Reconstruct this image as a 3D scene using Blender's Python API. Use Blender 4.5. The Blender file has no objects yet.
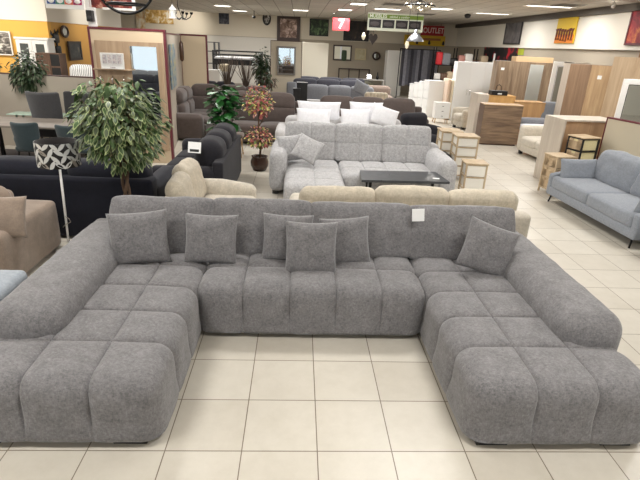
import bpy, bmesh, math, random
from mathutils import Vector, Matrix, Euler, noise
R = math.radians
PI = math.pi
sc = bpy.context.scene
COL = sc.collection
random.seed(7)

# ------------------------------------------------------------------ camera
PITCH, YAW, ROLL, CAMH, FPX = 0.38021115, 0.05525736, -0.04550268, 2.2638, 490.0
def cam_axes():
    p, y, r = PITCH, YAW, ROLL
    fwd = Vector((math.sin(y)*math.cos(p), math.cos(y)*math.cos(p), -math.sin(p)))
    right0 = Vector((math.cos(y), -math.sin(y), 0))
    down0 = fwd.cross(right0)
    right = right0*math.cos(r) + down0*math.sin(r)
    down = down0*math.cos(r) - right0*math.sin(r)
    return right, down, fwd
CR, CD, CF = cam_axes()
cd = bpy.data.cameras.new('camera'); cam = bpy.data.objects.new('camera', cd); COL.objects.link(cam)
cd.sensor_width = 36; cd.lens = FPX/640*36; cd.clip_end = 200
m = Matrix.Identity(4)
for i in range(3):
    m[i][0] = CR[i]; m[i][1] = -CD[i]; m[i][2] = -CF[i]
m[0][3], m[1][3], m[2][3] = 0, 0, CAMH
cam.matrix_world = m
sc.camera = cam
def ray(u, v):
    return CR*((u-320)/FPX) + CD*((v-240)/FPX) + CF
def atY(u, v, Y):            # world point on the vertical plane y = Y
    d = ray(u, v); t = Y/d.y
    return Vector((d.x*t, Y, CAMH + d.z*t))
def atX(u, v, X):
    d = ray(u, v); t = X/d.x
    return Vector((X, d.y*t, CAMH + d.z*t))
def atZ(u, v, z=0.0):
    d = ray(u, v); t = (z-CAMH)/d.z
    return Vector((d.x*t, d.y*t, z))

# ------------------------------------------------------------------ materials
def s2l(c):
    return tuple(((x/255)/12.92 if x/255 <= .04045 else ((x/255+.055)/1.055)**2.4) for x in c)
def newmat(name):
    m = bpy.data.materials.new(name); m.use_nodes = True
    nt = m.node_tree; b = nt.nodes['Principled BSDF']
    return m, nt, b
def N(nt, t, **k):
    n = nt.nodes.new(t)
    for a, v in k.items():
        if a.startswith('i_'): n.inputs[a[2:]].default_value = v
        else: setattr(n, a, v)
    return n
def coords(nt, scale=(1,1,1), loc=(0,0,0)):
    tc = N(nt, 'ShaderNodeTexCoord'); mp = N(nt, 'ShaderNodeMapping')
    mp.inputs['Scale'].default_value = scale; mp.inputs['Location'].default_value = loc
    nt.links.new(tc.outputs['Object'], mp.inputs['Vector'])
    return mp.outputs['Vector']
def ramp(nt, fac, stops):
    r = N(nt, 'ShaderNodeValToRGB'); e = r.color_ramp.elements
    while len(e) < len(stops): e.new(.5)
    for k, (p, c) in enumerate(stops):
        e[k].position = p; e[k].color = (*c, 1)
    nt.links.new(fac, r.inputs['Fac'])
    return r.outputs['Color']
MATS = {}
def plain(name, c, rough=.5, metal=0, spec=.5, emit=0, trans=0, coat=0):
    if name in MATS: return MATS[name]
    m, nt, b = newmat(name)
    b.inputs['Base Color'].default_value = (*s2l(c), 1)
    b.inputs['Roughness'].default_value = rough; b.inputs['Metallic'].default_value = metal
    b.inputs['Specular IOR Level'].default_value = spec
    if coat: b.inputs['Coat Weight'].default_value = coat
    if trans: b.inputs['Transmission Weight'].default_value = trans
    if emit:
        b.inputs['Emission Color'].default_value = (*s2l(c), 1); b.inputs['Emission Strength'].default_value = emit
    # slight procedural unevenness of the surface
    if not emit and rough > .12:
        nz = N(nt, 'ShaderNodeTexNoise', i_Scale=9.0, i_Detail=3.0)
        nt.links.new(coords(nt), nz.inputs['Vector'])
        mr = N(nt, 'ShaderNodeMapRange'); mr.inputs['To Min'].default_value = max(rough-.06, .02); mr.inputs['To Max'].default_value = min(rough+.06, 1)
        nt.links.new(nz.outputs['Fac'], mr.inputs['Value']); nt.links.new(mr.outputs['Result'], b.inputs['Roughness'])
    MATS[name] = m
    return m
def fabric(name, c, var=.18, scale=40, fine=260, rough=.92, bump=.25, sheen=.25, weave=True, blot=0.0):
    if name in MATS: return MATS[name]
    m, nt, b = newmat(name)
    L = s2l(c); v = coords(nt)
    n1 = N(nt, 'ShaderNodeTexNoise', i_Scale=float(scale), i_Detail=5.0, i_Roughness=.7); nt.links.new(v, n1.inputs['Vector'])
    vs = coords(nt, (fine*.35, fine, fine)) if weave else coords(nt, (fine, fine, fine))
    n2 = N(nt, 'ShaderNodeTexNoise', i_Scale=1.0, i_Detail=2.0); nt.links.new(vs, n2.inputs['Vector'])
    vs2 = coords(nt, (fine, fine, fine*.3)) 
    n3 = N(nt, 'ShaderNodeTexNoise', i_Scale=1.0, i_Detail=2.0); nt.links.new(vs2, n3.inputs['Vector'])
    mx = N(nt, 'ShaderNodeMath', operation='ADD'); nt.links.new(n2.outputs['Fac'], mx.inputs[0]); nt.links.new(n3.outputs['Fac'], mx.inputs[1])
    hf = N(nt, 'ShaderNodeMath', operation='MULTIPLY'); hf.inputs[1].default_value = .25; nt.links.new(mx.outputs[0], hf.inputs[0])
    h1 = N(nt, 'ShaderNodeMath', operation='MULTIPLY_ADD'); h1.inputs[1].default_value = .5
    nt.links.new(n1.outputs['Fac'], h1.inputs[0]); nt.links.new(hf.outputs[0], h1.inputs[2])
    out = h1.outputs[0]
    if blot:
        n4 = N(nt, 'ShaderNodeTexNoise', i_Scale=11.0, i_Detail=3.0); nt.links.new(v, n4.inputs['Vector'])
        h2 = N(nt, 'ShaderNodeMath', operation='MULTIPLY_ADD'); h2.inputs[1].default_value = blot
        s = N(nt, 'ShaderNodeMath', operation='SUBTRACT'); s.inputs[1].default_value = .5
        nt.links.new(n4.outputs['Fac'], s.inputs[0]); nt.links.new(s.outputs[0], h2.inputs[0]); nt.links.new(out, h2.inputs[2])
        out = h2.outputs[0]
    col = ramp(nt, out, [(.34, tuple(x*(1-var*1.7) for x in L)), (.5, L), (.66, tuple(min(1, x*(1+var*1.9)) for x in L))])
    nt.links.new(col, b.inputs['Base Color'])
    b.inputs['Roughness'].default_value = rough; b.inputs['Sheen Weight'].default_value = sheen; b.inputs['Sheen Roughness'].default_value = .5
    b.inputs['Specular IOR Level'].default_value = .2
    bp = N(nt, 'ShaderNodeBump'); bp.inputs['Strength'].default_value = bump; bp.inputs['Distance'].default_value = .01
    nt.links.new(out, bp.inputs['Height']); nt.links.new(bp.outputs['Normal'], b.inputs['Normal'])
    MATS[name] = m
    return m
def wood(name, c1, c2, rough=.45, axis='z', scale=1.0):
    if name in MATS: return MATS[name]
    m, nt, b = newmat(name)
    st = {'z': (14, 14, 1.2), 'x': (1.2, 14, 14), 'y': (14, 1.2, 14)}[axis]
    v = coords(nt, tuple(a*scale for a in st))
    n = N(nt, 'ShaderNodeTexNoise', i_Scale=1.0, i_Detail=6.0, i_Roughness=.6, i_Distortion=.4); nt.links.new(v, n.inputs['Vector'])
    col = ramp(nt, n.outputs['Fac'], [(.3, s2l(c2)), (.5, tuple((x+y)/2 for x, y in zip(s2l(c1), s2l(c2)))), (.68, s2l(c1))])
    nt.links.new(col, b.inputs['Base Color']); b.inputs['Roughness'].default_value = rough
    bp = N(nt, 'ShaderNodeBump'); bp.inputs['Strength'].default_value = .08; nt.links.new(n.outputs['Fac'], bp.inputs['Height']); nt.links.new(bp.outputs['Normal'], b.inputs['Normal'])
    MATS[name] = m
    return m
def blotch(name, stops, scale=8, rough=.6, detail=4, stretch=(1,1,1), rot=None):
    """painting-like multi-colour noise"""
    if name in MATS: return MATS[name]
    m, nt, b = newmat(name)
    v = coords(nt, stretch)
    n = N(nt, 'ShaderNodeTexNoise', i_Scale=float(scale), i_Detail=float(detail), i_Roughness=.65, i_Distortion=.6); nt.links.new(v, n.inputs['Vector'])
    col = ramp(nt, n.outputs['Fac'], [(p, s2l(c)) for p, c in stops])
    nt.links.new(col, b.inputs['Base Color']); b.inputs['Roughness'].default_value = rough
    MATS[name] = m
    return m
def tilemat():
    m, nt, b = newmat('cream_floor_tile')
    T = .45
    v = coords(nt, (1,1,1), (.2844+T*40, -3.1504+T*40, 0))
    br = N(nt, 'ShaderNodeTexBrick'); br.offset = 0; br.squash = 1
    br.inputs['Scale'].default_value = 1; br.inputs['Brick Width'].default_value = T; br.inputs['Row Height'].default_value = T
    br.inputs['Mortar Size'].default_value = .0035; br.inputs['Mortar Smooth'].default_value = .1; br.inputs['Bias'].default_value = 0
    br.inputs['Color1'].default_value = (*s2l((197,190,177)), 1); br.inputs['Color2'].default_value = (*s2l((204,198,186)), 1)
    br.inputs['Mortar'].default_value = (*s2l((120,108,92)), 1)
    nt.links.new(v, br.inputs['Vector'])
    n = N(nt, 'ShaderNodeTexNoise', i_Scale=7.0, i_Detail=6.0, i_Roughness=.7); nt.links.new(coords(nt), n.inputs['Vector'])
    mix = N(nt, 'ShaderNodeMix', data_type='RGBA', blend_type='MULTIPLY'); mix.inputs[0].default_value = .5
    nt.links.new(br.outputs['Color'], mix.inputs[6])
    nt.links.new(ramp(nt, n.outputs['Fac'], [(.3, (.86,.85,.83)), (.6, (1,1,1))]), mix.inputs[7])
    nt.links.new(mix.outputs[2], b.inputs['Base Color'])
    b.inputs['Roughness'].default_value = .34; b.inputs['Specular IOR Level'].default_value = .45
    bp = N(nt, 'ShaderNodeBump'); bp.inputs['Strength'].default_value = .4; bp.inputs['Distance'].default_value = .002; bp.invert = True
    nt.links.new(br.outputs['Fac'], bp.inputs['Height']); nt.links.new(bp.outputs['Normal'], b.inputs['Normal'])
    return m
def ceilmat():
    m, nt, b = newmat('ceiling_tiles')
    v = coords(nt, (1,1,1), (30.3, 30.1, 0))
    br = N(nt, 'ShaderNodeTexBrick'); br.offset = 0
    br.inputs['Scale'].default_value = 1; br.inputs['Brick Width'].default_value = .6; br.inputs['Row Height'].default_value = 1.2
    br.inputs['Mortar Size'].default_value = .016; br.inputs['Color1'].default_value = (*s2l((196,190,180)), 1); br.inputs['Color2'].default_value = (*s2l((188,182,172)), 1)
    br.inputs['Mortar'].default_value = (*s2l((140,134,124)), 1); nt.links.new(v, br.inputs['Vector'])
    nt.links.new(br.outputs['Color'], b.inputs['Base Color']); b.inputs['Roughness'].default_value = .9
    return m

# ------------------------------------------------------------------ mesh builder
class MB:
    def __init__(s): s.bm = bmesh.new()
    def _mi(s, vs, mi):
        if mi:
            for f in {f for v in vs for f in v.link_faces}: f.material_index = mi
    def box(s, x0, x1, y0, y1, z0, z1, bev=.004, mi=0, M=None, seg=1):
        c = ((x0+x1)/2, (y0+y1)/2, (z0+z1)/2)
        r = bmesh.ops.create_cube(s.bm, size=1)
        vs = r['verts']
        bmesh.ops.scale(s.bm, vec=(abs(x1-x0), abs(y1-y0), abs(z1-z0)), verts=vs)
        bmesh.ops.translate(s.bm, vec=c, verts=vs)
        if bev > 0:
            bev = min(bev, .45*min(abs(x1-x0), abs(y1-y0), abs(z1-z0)))
            es = list({e for v in vs for e in v.link_edges})
            q = bmesh.ops.bevel(s.bm, geom=es, offset=bev, segments=seg, affect='EDGES', profile=.5)
            vs = list({v for f in q['faces'] for v in f.verts})
        s._mi(vs, mi)
        if M is not None: bmesh.ops.transform(s.bm, matrix=M, verts=vs)
        return vs
    def poly(s, pts, mi=0):
        vs = [s.bm.verts.new(p) for p in pts]
        f = s.bm.faces.new(vs); f.material_index = mi
        return f
    def prism(s, pts, d, mi=0, M=None):
        """closed outline pts extruded by vector d"""
        d = Vector(d); a = [s.bm.verts.new(p) for p in pts]; b = [s.bm.verts.new(Vector(p)+d) for p in pts]
        fs = [s.bm.faces.new(a[::-1]), s.bm.faces.new(b)]
        n = len(a)
        for i in range(n): fs.append(s.bm.faces.new((a[i], a[(i+1) % n], b[(i+1) % n], b[i])))
        for f in fs: f.material_index = mi
        if M is not None: bmesh.ops.transform(s.bm, matrix=M, verts=a+b)
    def tube(s, pts, r, seg=8, mi=0, cap=True):
        pts = [Vector(p) for p in pts]; n = len(pts)
        rs = r if isinstance(r, (list, tuple)) else [r]*n
        rings = []
        up = None
        for i, p in enumerate(pts):
            t = (pts[min(i+1, n-1)]-pts[max(i-1, 0)]).normalized()
            if up is None: up = t.orthogonal().normalized()
            else:
                up = (up - t*up.dot(t)); up = up.normalized() if up.length > 1e-6 else t.orthogonal().normalized()
            w = t.cross(up)
            rings.append([s.bm.verts.new(p + (up*math.cos(2*PI*k/seg) + w*math.sin(2*PI*k/seg))*rs[i]) for k in range(seg)])
        for a, b in zip(rings, rings[1:]):
            for k in range(seg):
                f = s.bm.faces.new((a[k], a[(k+1) % seg], b[(k+1) % seg], b[k])); f.material_index = mi; f.smooth = True
        if cap:
            for q in (rings[0][::-1], rings[-1]):
                f = s.bm.faces.new(q); f.material_index = mi
    def lathe(s, prof, seg=24, mi=0, c=(0,0,0), M=None):
        rings = []
        c = Vector(c); allv = []
        for r, z in prof:
            if r < 1e-5: rings.append([s.bm.verts.new(c+Vector((0,0,z)))])
            else: rings.append([s.bm.verts.new(c+Vector((r*math.cos(2*PI*k/seg), r*math.sin(2*PI*k/seg), z))) for k in range(seg)])
            allv += rings[-1]
        for a, b in zip(rings, rings[1:]):
            for k in range(seg):
                k2 = (k+1) % seg
                if len(a) == 1 and len(b) == 1: continue
                if len(a) == 1: f = s.bm.faces.new((a[0], b[k2], b[k]))
                elif len(b) == 1: f = s.bm.faces.new((a[k], a[k2], b[0]))
                else: f = s.bm.faces.new((a[k], a[k2], b[k2], b[k]))
                f.material_index = mi; f.smooth = True
        if M is not None: bmesh.ops.transform(s.bm, matrix=M, verts=allv)
    def soft(s, x0, x1, y0, y1, z0, z1, r=.08, puff=.02, sx=(), sy=(), sz=(), w=.10, groove=0.0, step=.035, wob=.004, flat=None, M=None, mi=0, bulge=True, seed=0, shape=None):
        """upholstered block: rounded box with puffed faces and stitched-in seams"""
        a = Vector(((x1-x0)/2, (y1-y0)/2, (z1-z0)/2)); c = Vector(((x0+x1)/2, (y0+y1)/2, (z0+z1)/2))
        r = min(r, a.x*.98, a.y*.98, a.z*.98)
        inn = Vector((a.x-r, a.y-r, a.z-r))
        def ticks(h, rr):
            ni = max(2, int(round(2*(h-rr)/step))); ne = 4
            t = [-h + rr*(1-math.cos(PI/2*k/ne))*1.0 for k in range(ne)]
            # spacing inside the rounded zone follows the arc
            t = [-h + rr*(math.tan(PI/4*k/ne)) for k in range(ne)]
            t += [-(h-rr) + 2*(h-rr)*k/ni for k in range(ni+1)]
            t += [-x for x in reversed(t[:ne])]
            return t
        T = [ticks(a[i], r) for i in range(3)]
        if groove:
            for i, ss in enumerate((sx, sy, sz)):
                for sv in ss:
                    q = sv-c[i]
                    if abs(q) < a[i]-r*.5:
                        k = min(range(4, len(T[i])-4), key=lambda j: abs(T[i][j]-q)); T[i][k] = q
                        for off in (.006, .018):
                            for sg in (-1, 1): T[i].append(q+sg*off)
                T[i].sort()
        def edge_t(v, i):      # remap so the 45 degree line of the cube hits mid arc
            return v
        cache = {}
        def vert(p):
            key = (round(p[0], 5), round(p[1], 5), round(p[2], 5))
            if key in cache: return cache[key]
            p = Vector(p); q = Vector([max(-inn[i], min(inn[i], p[i])) for i in range(3)])
            d = p-q
            n = d.normalized() if d.length > 1e-9 else Vector((0,0,1))
            P = q + n*r
            wp = P + c
            disp = 0
            if bulge:
                e = [1-min(1, abs(P[i])/a[i])**2.5 for i in range(3)]
                nx, ny, nz = abs(n.x), abs(n.y), abs(n.z)
                disp += puff*(nz*nz*math.sqrt(max(0, e[0]*e[1])) + ny*ny*math.sqrt(max(0, e[0]*e[2])) + nx*nx*math.sqrt(max(0, e[1]*e[2])))
            if groove:
                g = 1.0
                for ax, ss in ((0, sx), (1, sy), (2, sz)):
                    for sv in ss:
                        if abs(n[ax]) > .93: continue
                        dd = abs(wp[ax]-sv)
                        if dd < w: g = min(g, math.sqrt(max(0, 1-(1-dd/w)**2)))
                if flat is not None: g = 1-(1-g)*min(1, max(.25, (wp.z-flat)/.16))
                disp -= groove*(1-g)
            if wob: disp += wob*noise.noise(wp*5.0+Vector((seed*3.1, 0, 0))) + wob*.5*noise.noise(wp*13.0)
            P = P + n*disp
            if shape: P = shape(P, a)
            P = P + c
            if flat is not None and P.z < flat: P.z = flat
            v = s.bm.verts.new(P); cache[key] = v
            return v
        faces = []
        for ax in range(3):
            u, v = (ax+1) % 3, (ax+2) % 3
            for sg in (-1, 1):
                for i in range(len(T[u])-1):
                    for j in range(len(T[v])-1):
                        qs = []
                        for (ii, jj) in ((i, j), (i+1, j), (i+1, j+1), (i, j+1)):
                            p = [0, 0, 0]; p[ax] = sg*a[ax]; p[u] = T[u][ii]; p[v] = T[v][jj]
                            qs.append(vert(p))
                        if sg < 0: qs = qs[::-1]
                        if len(set(qs)) == 4:
                            try:
                                f = s.bm.faces.new(qs); f.smooth = True; f.material_index = mi
                            except ValueError: pass
        if M is not None: bmesh.ops.transform(s.bm, matrix=M, verts=list(cache.values()))
    def pillow(s, w, h, t, M=None, n=18, pinch=.07, seed=0, mi=0, pw=2.6):
        """knife-edge cushion in the local xz plane, front towards -y, centre at origin"""
        fr, bk = {}, {}
        vs = []
        for i in range(n+1):
            for j in range(n+1):
                u, v = -1+2*i/n, -1+2*j/n
                u2, v2 = math.sin(u*PI/2)*.35+u*.65, math.sin(v*PI/2)*.35+v*.65
                x = u2*w/2*(1-pinch*(1-v2*v2)*abs(u2)**3); z = v2*h/2*(1-pinch*(1-u2*u2)*abs(v2)**3)
                th = t/2*((1-abs(u2)**pw)*(1-abs(v2)**pw))**.55
                nz = 1+.10*noise.noise(Vector((u*2.2+seed, v*2.2, seed*1.7)))
                wr = .006*noise.noise(Vector((u*5+seed*2, v*5, 3.3+seed)))*(th/(t/2))
                edge = i in (0, n) or j in (0, n)
                a = s.bm.verts.new((x, -th*nz+wr, z)); fr[i, j] = a; vs.append(a)
                if edge: bk[i, j] = a
                else:
                    b = s.bm.verts.new((x, th*nz, z)); bk[i, j] = b; vs.append(b)
        for i in range(n):
            for j in range(n):
                for g, fl in ((fr, 0), (bk, 1)):
                    q = [g[i, j], g[i+1, j], g[i+1, j+1], g[i, j+1]]
                    if fl: q = q[::-1]
                    f = s.bm.faces.new(q); f.smooth = True; f.material_index = mi
        if M is not None: bmesh.ops.transform(s.bm, matrix=M, verts=vs)
    def build(s, name, mats, parent=None, loc=None, rotz=0, smooth=None, recalc=False):
        if recalc: bmesh.ops.recalc_face_normals(s.bm, faces=s.bm.faces)
        me = bpy.data.meshes.new(name); s.bm.to_mesh(me); s.bm.free()
        if not isinstance(mats, (list, tuple)): mats = [mats]
        for k in mats: me.materials.append(k)
        o = bpy.data.objects.new(name, me); COL.objects.link(o)
        if smooth is not None:
            for p in me.polygons: p.use_smooth = smooth
        if parent is not None: o.parent = parent
        if loc is not None: o.location = loc
        if rotz: o.rotation_euler = (0, 0, rotz)
        return o
def tag(o, label=None, cat=None, group=None, kind=None):
    if label: o['label'] = label
    if cat: o['category'] = cat
    if group: o['group'] = group
    if kind: o['kind'] = kind
    return o
def thing(name, label, cat, loc=(0,0,0), rotz=0, group=None):
    o = bpy.data.objects.new(name, None); COL.objects.link(o); o.empty_display_size = .1
    o.location = loc; o.rotation_euler = (0, 0, rotz)
    return tag(o, label, cat, group)
def struct(name, mb, mat, **k):
    return tag(mb.build(name, mat, **k), kind='structure')
def dup(o, loc=None, rotz=None, label=None, parent=None):
    c = o.copy(); COL.objects.link(c)
    if parent is not None: c.parent = parent
    if loc is not None: c.location = loc
    if rotz is not None: c.rotation_euler = (0, 0, rotz)
    if label: c['label'] = label
    for ch in [k for k in bpy.data.objects if k.parent == o]: dup(ch, parent=c)
    return c
def TRS(x, y, z, rx=0, ry=0, rz=0):
    return Matrix.Translation((x, y, z)) @ Euler((rx, ry, rz), 'XYZ').to_matrix().to_4x4()
def textmesh(txt, size, ext=.003, bold=False):
    cu = bpy.data.curves.new('txt', 'FONT'); cu.body = txt; cu.size = size; cu.extrude = ext; cu.align_x = 'CENTER'; cu.align_y = 'CENTER'
    if bold: cu.offset = size*.02
    o = bpy.data.objects.new('txt', cu); COL.objects.link(o)
    dg = bpy.context.evaluated_depsgraph_get(); me = bpy.data.meshes.new_from_object(o.evaluated_get(dg))
    bpy.data.objects.remove(o); bpy.data.curves.remove(cu)
    return me
def addtext(mb, txt, size, M, mi=0, ext=.003, sx=1, bold=False):
    me = textmesh(txt, size, ext, bold)
    me.transform(M @ Matrix.Diagonal((sx, 1, 1, 1)))
    n0 = len(mb.bm.faces); mb.bm.from_mesh(me); mb.bm.faces.ensure_lookup_table()
    for f in mb.bm.faces[n0:]: f.material_index = mi
    bpy.data.meshes.remove(me)
RX90 = Matrix.Rotation(PI/2, 4, 'X')      # text standing up, read from -y

# palette
M_black = plain('black_plastic', (22,21,22), .45)
M_blackmetal = plain('black_metal', (26,25,26), .35, .6)
M_steel = plain('chrome_steel', (200,200,200), .2, 1)
M_white = plain('white_lacquer', (232,230,226), .35)
M_trim = plain('burgundy_trim', (98,34,44), .45)
M_cream = plain('cream_partition_paint', (204,184,156), .8)
M_paper = plain('white_paper', (240,240,238), .8)
M_mirror = plain('mirror_glass', (215,220,220), .02, 1)
M_mid = fabric('heathered_grey_chenille', (117,115,116), var=.24, scale=48, fine=150, bump=.40, blot=.22)
M_seamdark = fabric('black_underside_cloth', (28,27,28), var=.05)
EXPO = -0.6
# ------------------------------------------------------------------ room
ZC = 3.52
WX0, WX1, WY0, WY1 = -13.0, 8.46, -4.5, 28.0
M_wall = plain('warm_white_wall_paint', (214,205,188), .85)
M_wallup = plain('white_upper_wall_paint', (226,221,210), .85)
M_dull = plain('taupe_lower_wall_paint', (168,158,142), .85)
M_yellow = plain('ochre_yellow_wall_paint', (226,174,84), .8)
M_dkgrey = plain('dark_grey_trim_paint', (84,78,72), .7)
b = MB(); b.box(WX0-.2, WX1+.2, WY0-.2, WY1+.2, -.1, 0, 0); struct('floor', b, tilemat())
b = MB(); b.box(WX0-.2, WX1+.2, WY0-.2, WY1+.2, ZC, ZC+.1, 0); struct('ceiling', b, ceilmat())
# back wall: dull lower band, pale upper band standing a little proud
b = MB(); b.box(WX0, WX1+.2, WY1, WY1+.2, 0, ZC, 0); b.box(WX0, WX1, WY1-.06, WY1, 2.46, ZC, 0, mi=1); b.box(WX0, -1.1, WY1-.02, WY1, 0, 2.44, 0, mi=2); struct('wall_back', b, [M_dull, M_wall, plain('pale_grey_wall_paint', (214,210,202), .8)])
b = MB(); b.box(WX1, WX1+.2, WY0, WY1, 0, ZC, 0); b.box(WX1-.10, WX1, WY0, WY1, 2.45, ZC, 0, mi=1); struct('wall_right', b, [M_dull, M_wallup])
b = MB(); b.box(WX1-.28, WX1-.10, WY0, WY1-.06, ZC-.17, ZC, 0); struct('trim_1', b, M_dkgrey)
# left: ochre wall facing the camera, then a return wall running back
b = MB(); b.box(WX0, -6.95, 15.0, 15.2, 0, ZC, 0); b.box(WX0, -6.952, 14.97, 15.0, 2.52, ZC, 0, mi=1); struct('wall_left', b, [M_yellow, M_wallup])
b = MB(); b.box(-7.15, -6.95, 15.2, 21.0, 0, ZC, 0); b.box(-6.95, -6.92, 14.97, 21.0, 2.52, ZC, 0, mi=1); struct('wall_left_return', b, [plain('ochre_wall_shaded_side', (206,158,84), .8), M_wallup])  # same ochre, darkened: shading of the turned wall put into its colour
b = MB(); b.box(WX0-.2, WX0, WY0, WY1+.2, 0, ZC, 0); struct('wall_left_far', b, M_wall)
b = MB(); b.box(WX0-.2, WX1+.2, WY0-.2, WY0, 0, .55, 0); b.box(WX0-.2, WX1+.2, WY0-.2, WY0, 2.75, ZC, 0)
wxs = [-12.2, -9.2, -8.9, -5.9, -5.6, -2.6, -2.3, .7, 1.0, 4.0, 4.3, 7.3]
b.box(WX0-.2, wxs[0], WY0-.2, WY0, .55, 2.75, 0); b.box(wxs[-1], WX1+.2, WY0-.2, WY0, .55, 2.75, 0)
for k in range(1, 11, 2): b.box(wxs[k], wxs[k+1], WY0-.2, WY0, .55, 2.75, 0)
struct('wall_front', b, M_wallup)
M_pane = plain('window_glass', (235,245,245), .0, trans=1)
for k in range(0, 12, 2):
    b = MB(); x0, x1 = wxs[k], wxs[k+1]
    for q in ((x0, x0+.06, .55, 2.75), (x1-.06, x1, .55, 2.75), (x0+.06, x1-.06, .55, .61), (x0+.06, x1-.06, 2.69, 2.75), ((x0+x1)/2-.03, (x0+x1)/2+.03, .61, 2.69)): b.box(q[0], q[1], WY0-.14, WY0-.06, q[2], q[3], 0)
    o = struct('window_%d' % (k//2+1), b, M_dkgrey)
    b = MB(); b.box(x0+.05, x1-.05, WY0-.105, WY0-.095, .6, 2.7, 0); b.build('glass_pane', M_pane, o)

# ceiling light fixtures: real recessed panels that light the hall
M_lamp = plain('lamp_diffuser', (255,250,240), .5, emit=5)
M_lframe = plain('white_lamp_frame', (225,222,215), .4)
FIX = []
def ceiling_light(x, y, w, d, label, power=None, grp='ceiling light panels'):
    t = thing('ceiling_light', label, 'ceiling light', (x, y, ZC), 0, grp)
    b = MB(); h = .03
    for (x0, x1, y0, y1) in ((-w/2-.03, w/2+.03, -d/2-.03, -d/2), (-w/2-.03, w/2+.03, d/2, d/2+.03), (-w/2-.03, -w/2, -d/2, d/2), (w/2, w/2+.03, -d/2, d/2)):
        b.box(x0, x1, y0, y1, -h, 0, .003)
    b.build('frame', M_lframe, t)
    b = MB(); b.box(-w/2, w/2, -d/2, d/2, -.018, -.001, 0); b.build('diffuser', M_lamp, t)
    ld = bpy.data.lights.new('panel_lamp', 'AREA'); ld.shape = 'RECTANGLE'; ld.size = w; ld.size_y = d
    ld.energy = power or 120; ld.color = (1, .982, .955)
    lo = bpy.data.objects.new('panel_lamp', ld); COL.objects.link(lo); lo.location = (0, 0, -.04); lo.parent = t
    return t
spots = [  # x, y, w, d   seen in the photo
 (-3.1,21.6,.6,.6,'square ceiling light above the bunk bed, nearest of its cluster'), (-2.75,24.6,.6,.6,'ceiling light nearest the small dark painting at the back left'),
 (.0,22.0,.6,.6,'ceiling light above the framed flower painting'),
 (1.68,20.4,.5,.7,'lower of two ceiling lights above the red banner'), (1.85,17.3,.5,.7,'upper of two ceiling lights above the red banner'),
 (3.05,18.9,.9,.5,'ceiling light just above the green edged hanging sign'), (4.35,17.6,1.2,.6,'ceiling light right of the ornate chandelier disc'),
 (6.7,18.6,1.2,.3,'long ceiling strip light above the grey wall poster'), (6.9,14.8,1.3,.3,'long ceiling strip light above the yellow wall poster')]
for s_ in spots: ceiling_light(*s_)
k = 0
for yy in (-2.2, 1.6, 5.2, 8.8, 12.0):
    for xx in (-10.2, -6.0, -2.2, 1.6, 5.6):
        if yy > 11 and xx < -9: pass
        k += 1
        ceiling_light(xx, yy, 1.2, .6, 'recessed ceiling light panel over the showroom, outside the photo', 92 if yy > -2 else 40, 'ceiling light panels out of view')

# track spotlights that wash the upper walls
def track_spot(label, p, q, power=60, ang=70):
    p = Vector(p); q = Vector(q); d = (q-p).normalized()
    t = thing('track_spot', label, 'spotlight', (p.x, p.y, ZC), 0, 'wall washing spotlights')
    b = MB(); b.box(-.10, .10, -.02, .02, -.025, 0, .003); b.tube([(0, 0, -.02), (0, 0, -.10)], .010, 6); b.build('bracket', M_white, t)
    rot = d.to_track_quat('-Z', 'Y').to_matrix().to_4x4()
    b = MB(); b.lathe([(0, .10), (.035, .10), (.045, -.05), (.038, -.05), (.03, .0), (0, .0)], 16, M=Matrix.Translation((0, 0, -.14)) @ rot); b.build('head', M_white, t)
    ld = bpy.data.lights.new('spot_lamp', 'SPOT'); ld.energy = power; ld.spot_size = R(ang); ld.spot_blend = .8; ld.shadow_soft_size = .04; ld.color = (1, .93, .82)
    lo = bpy.data.objects.new('spot_lamp', ld); COL.objects.link(lo); lo.parent = t; lo.matrix_local = Matrix.Translation(Vector((0, 0, -.14))+d*.06) @ rot
track_spot('white spotlight washing the ochre wall above the landscape picture', (-9.0, 12.6, 3.38), (-9.0, 15, 2.7), 260, 95)
track_spot('white spotlight washing the ochre wall above the display cabinet', (-7.4, 12.6, 3.38), (-7.3, 15, 2.8), 240, 95)
track_spot('white spotlight washing the ochre return wall above the dark picture', (-5.2, 17.4, 3.38), (-6.95, 17.6, 2.9), 160, 95)
track_spot('white spotlight on the back wall above the side partition', (-5.6, 26.0, 3.38), (-6.2, 28, 2.7), 200, 110)
track_spot('white spotlight on the right wall beside the yellow poster', (7.3, 12.4, 3.38), (8.4, 14.6, 2.8), 70, 95)
# ------------------------------------------------------------------ main U-shaped sofa
ms = thing('sectional_sofa', 'large mid-grey U-shaped tufted sectional sofa with two chaises in the foreground', 'sofa', (.16, 3.4, 0))
def W(b): # geometry written in world coordinates, moved to the sofa's own frame
    bmesh.ops.translate(b.bm, vec=(-.16, -3.4, 0), verts=b.bm.verts); return b
G = dict(r=.115, puff=.015, w=.12, groove=.042, step=.03, wob=.004, flat=.05)
b = MB(); b.soft(-1.93, -.755, 2.275, 4.45, -.13, .465, sx=(-1.53, -1.15), sy=(2.71, 3.09, 3.48, 3.86), seed=1, **G); W(b).build('chaise_seat', M_mid, ms)
b = MB(); b.soft(1.075, 2.235, 2.275, 4.45, -.13, .465, sx=(1.47, 1.845), sy=(2.71, 3.09, 3.48, 3.86), seed=2, **G); W(b).build('chaise_seat', M_mid, ms)
b = MB(); b.soft(-.775, 1.085, 3.455, 4.45, -.13, .465, sx=(-.405, -.03, .345, .72), sy=(3.87,), seed=3, **G); W(b).build('middle_seat', M_mid, ms)
def armshape(P, a):
    return P
A = dict(r=.13, puff=.02, step=.035, wob=.006)
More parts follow.
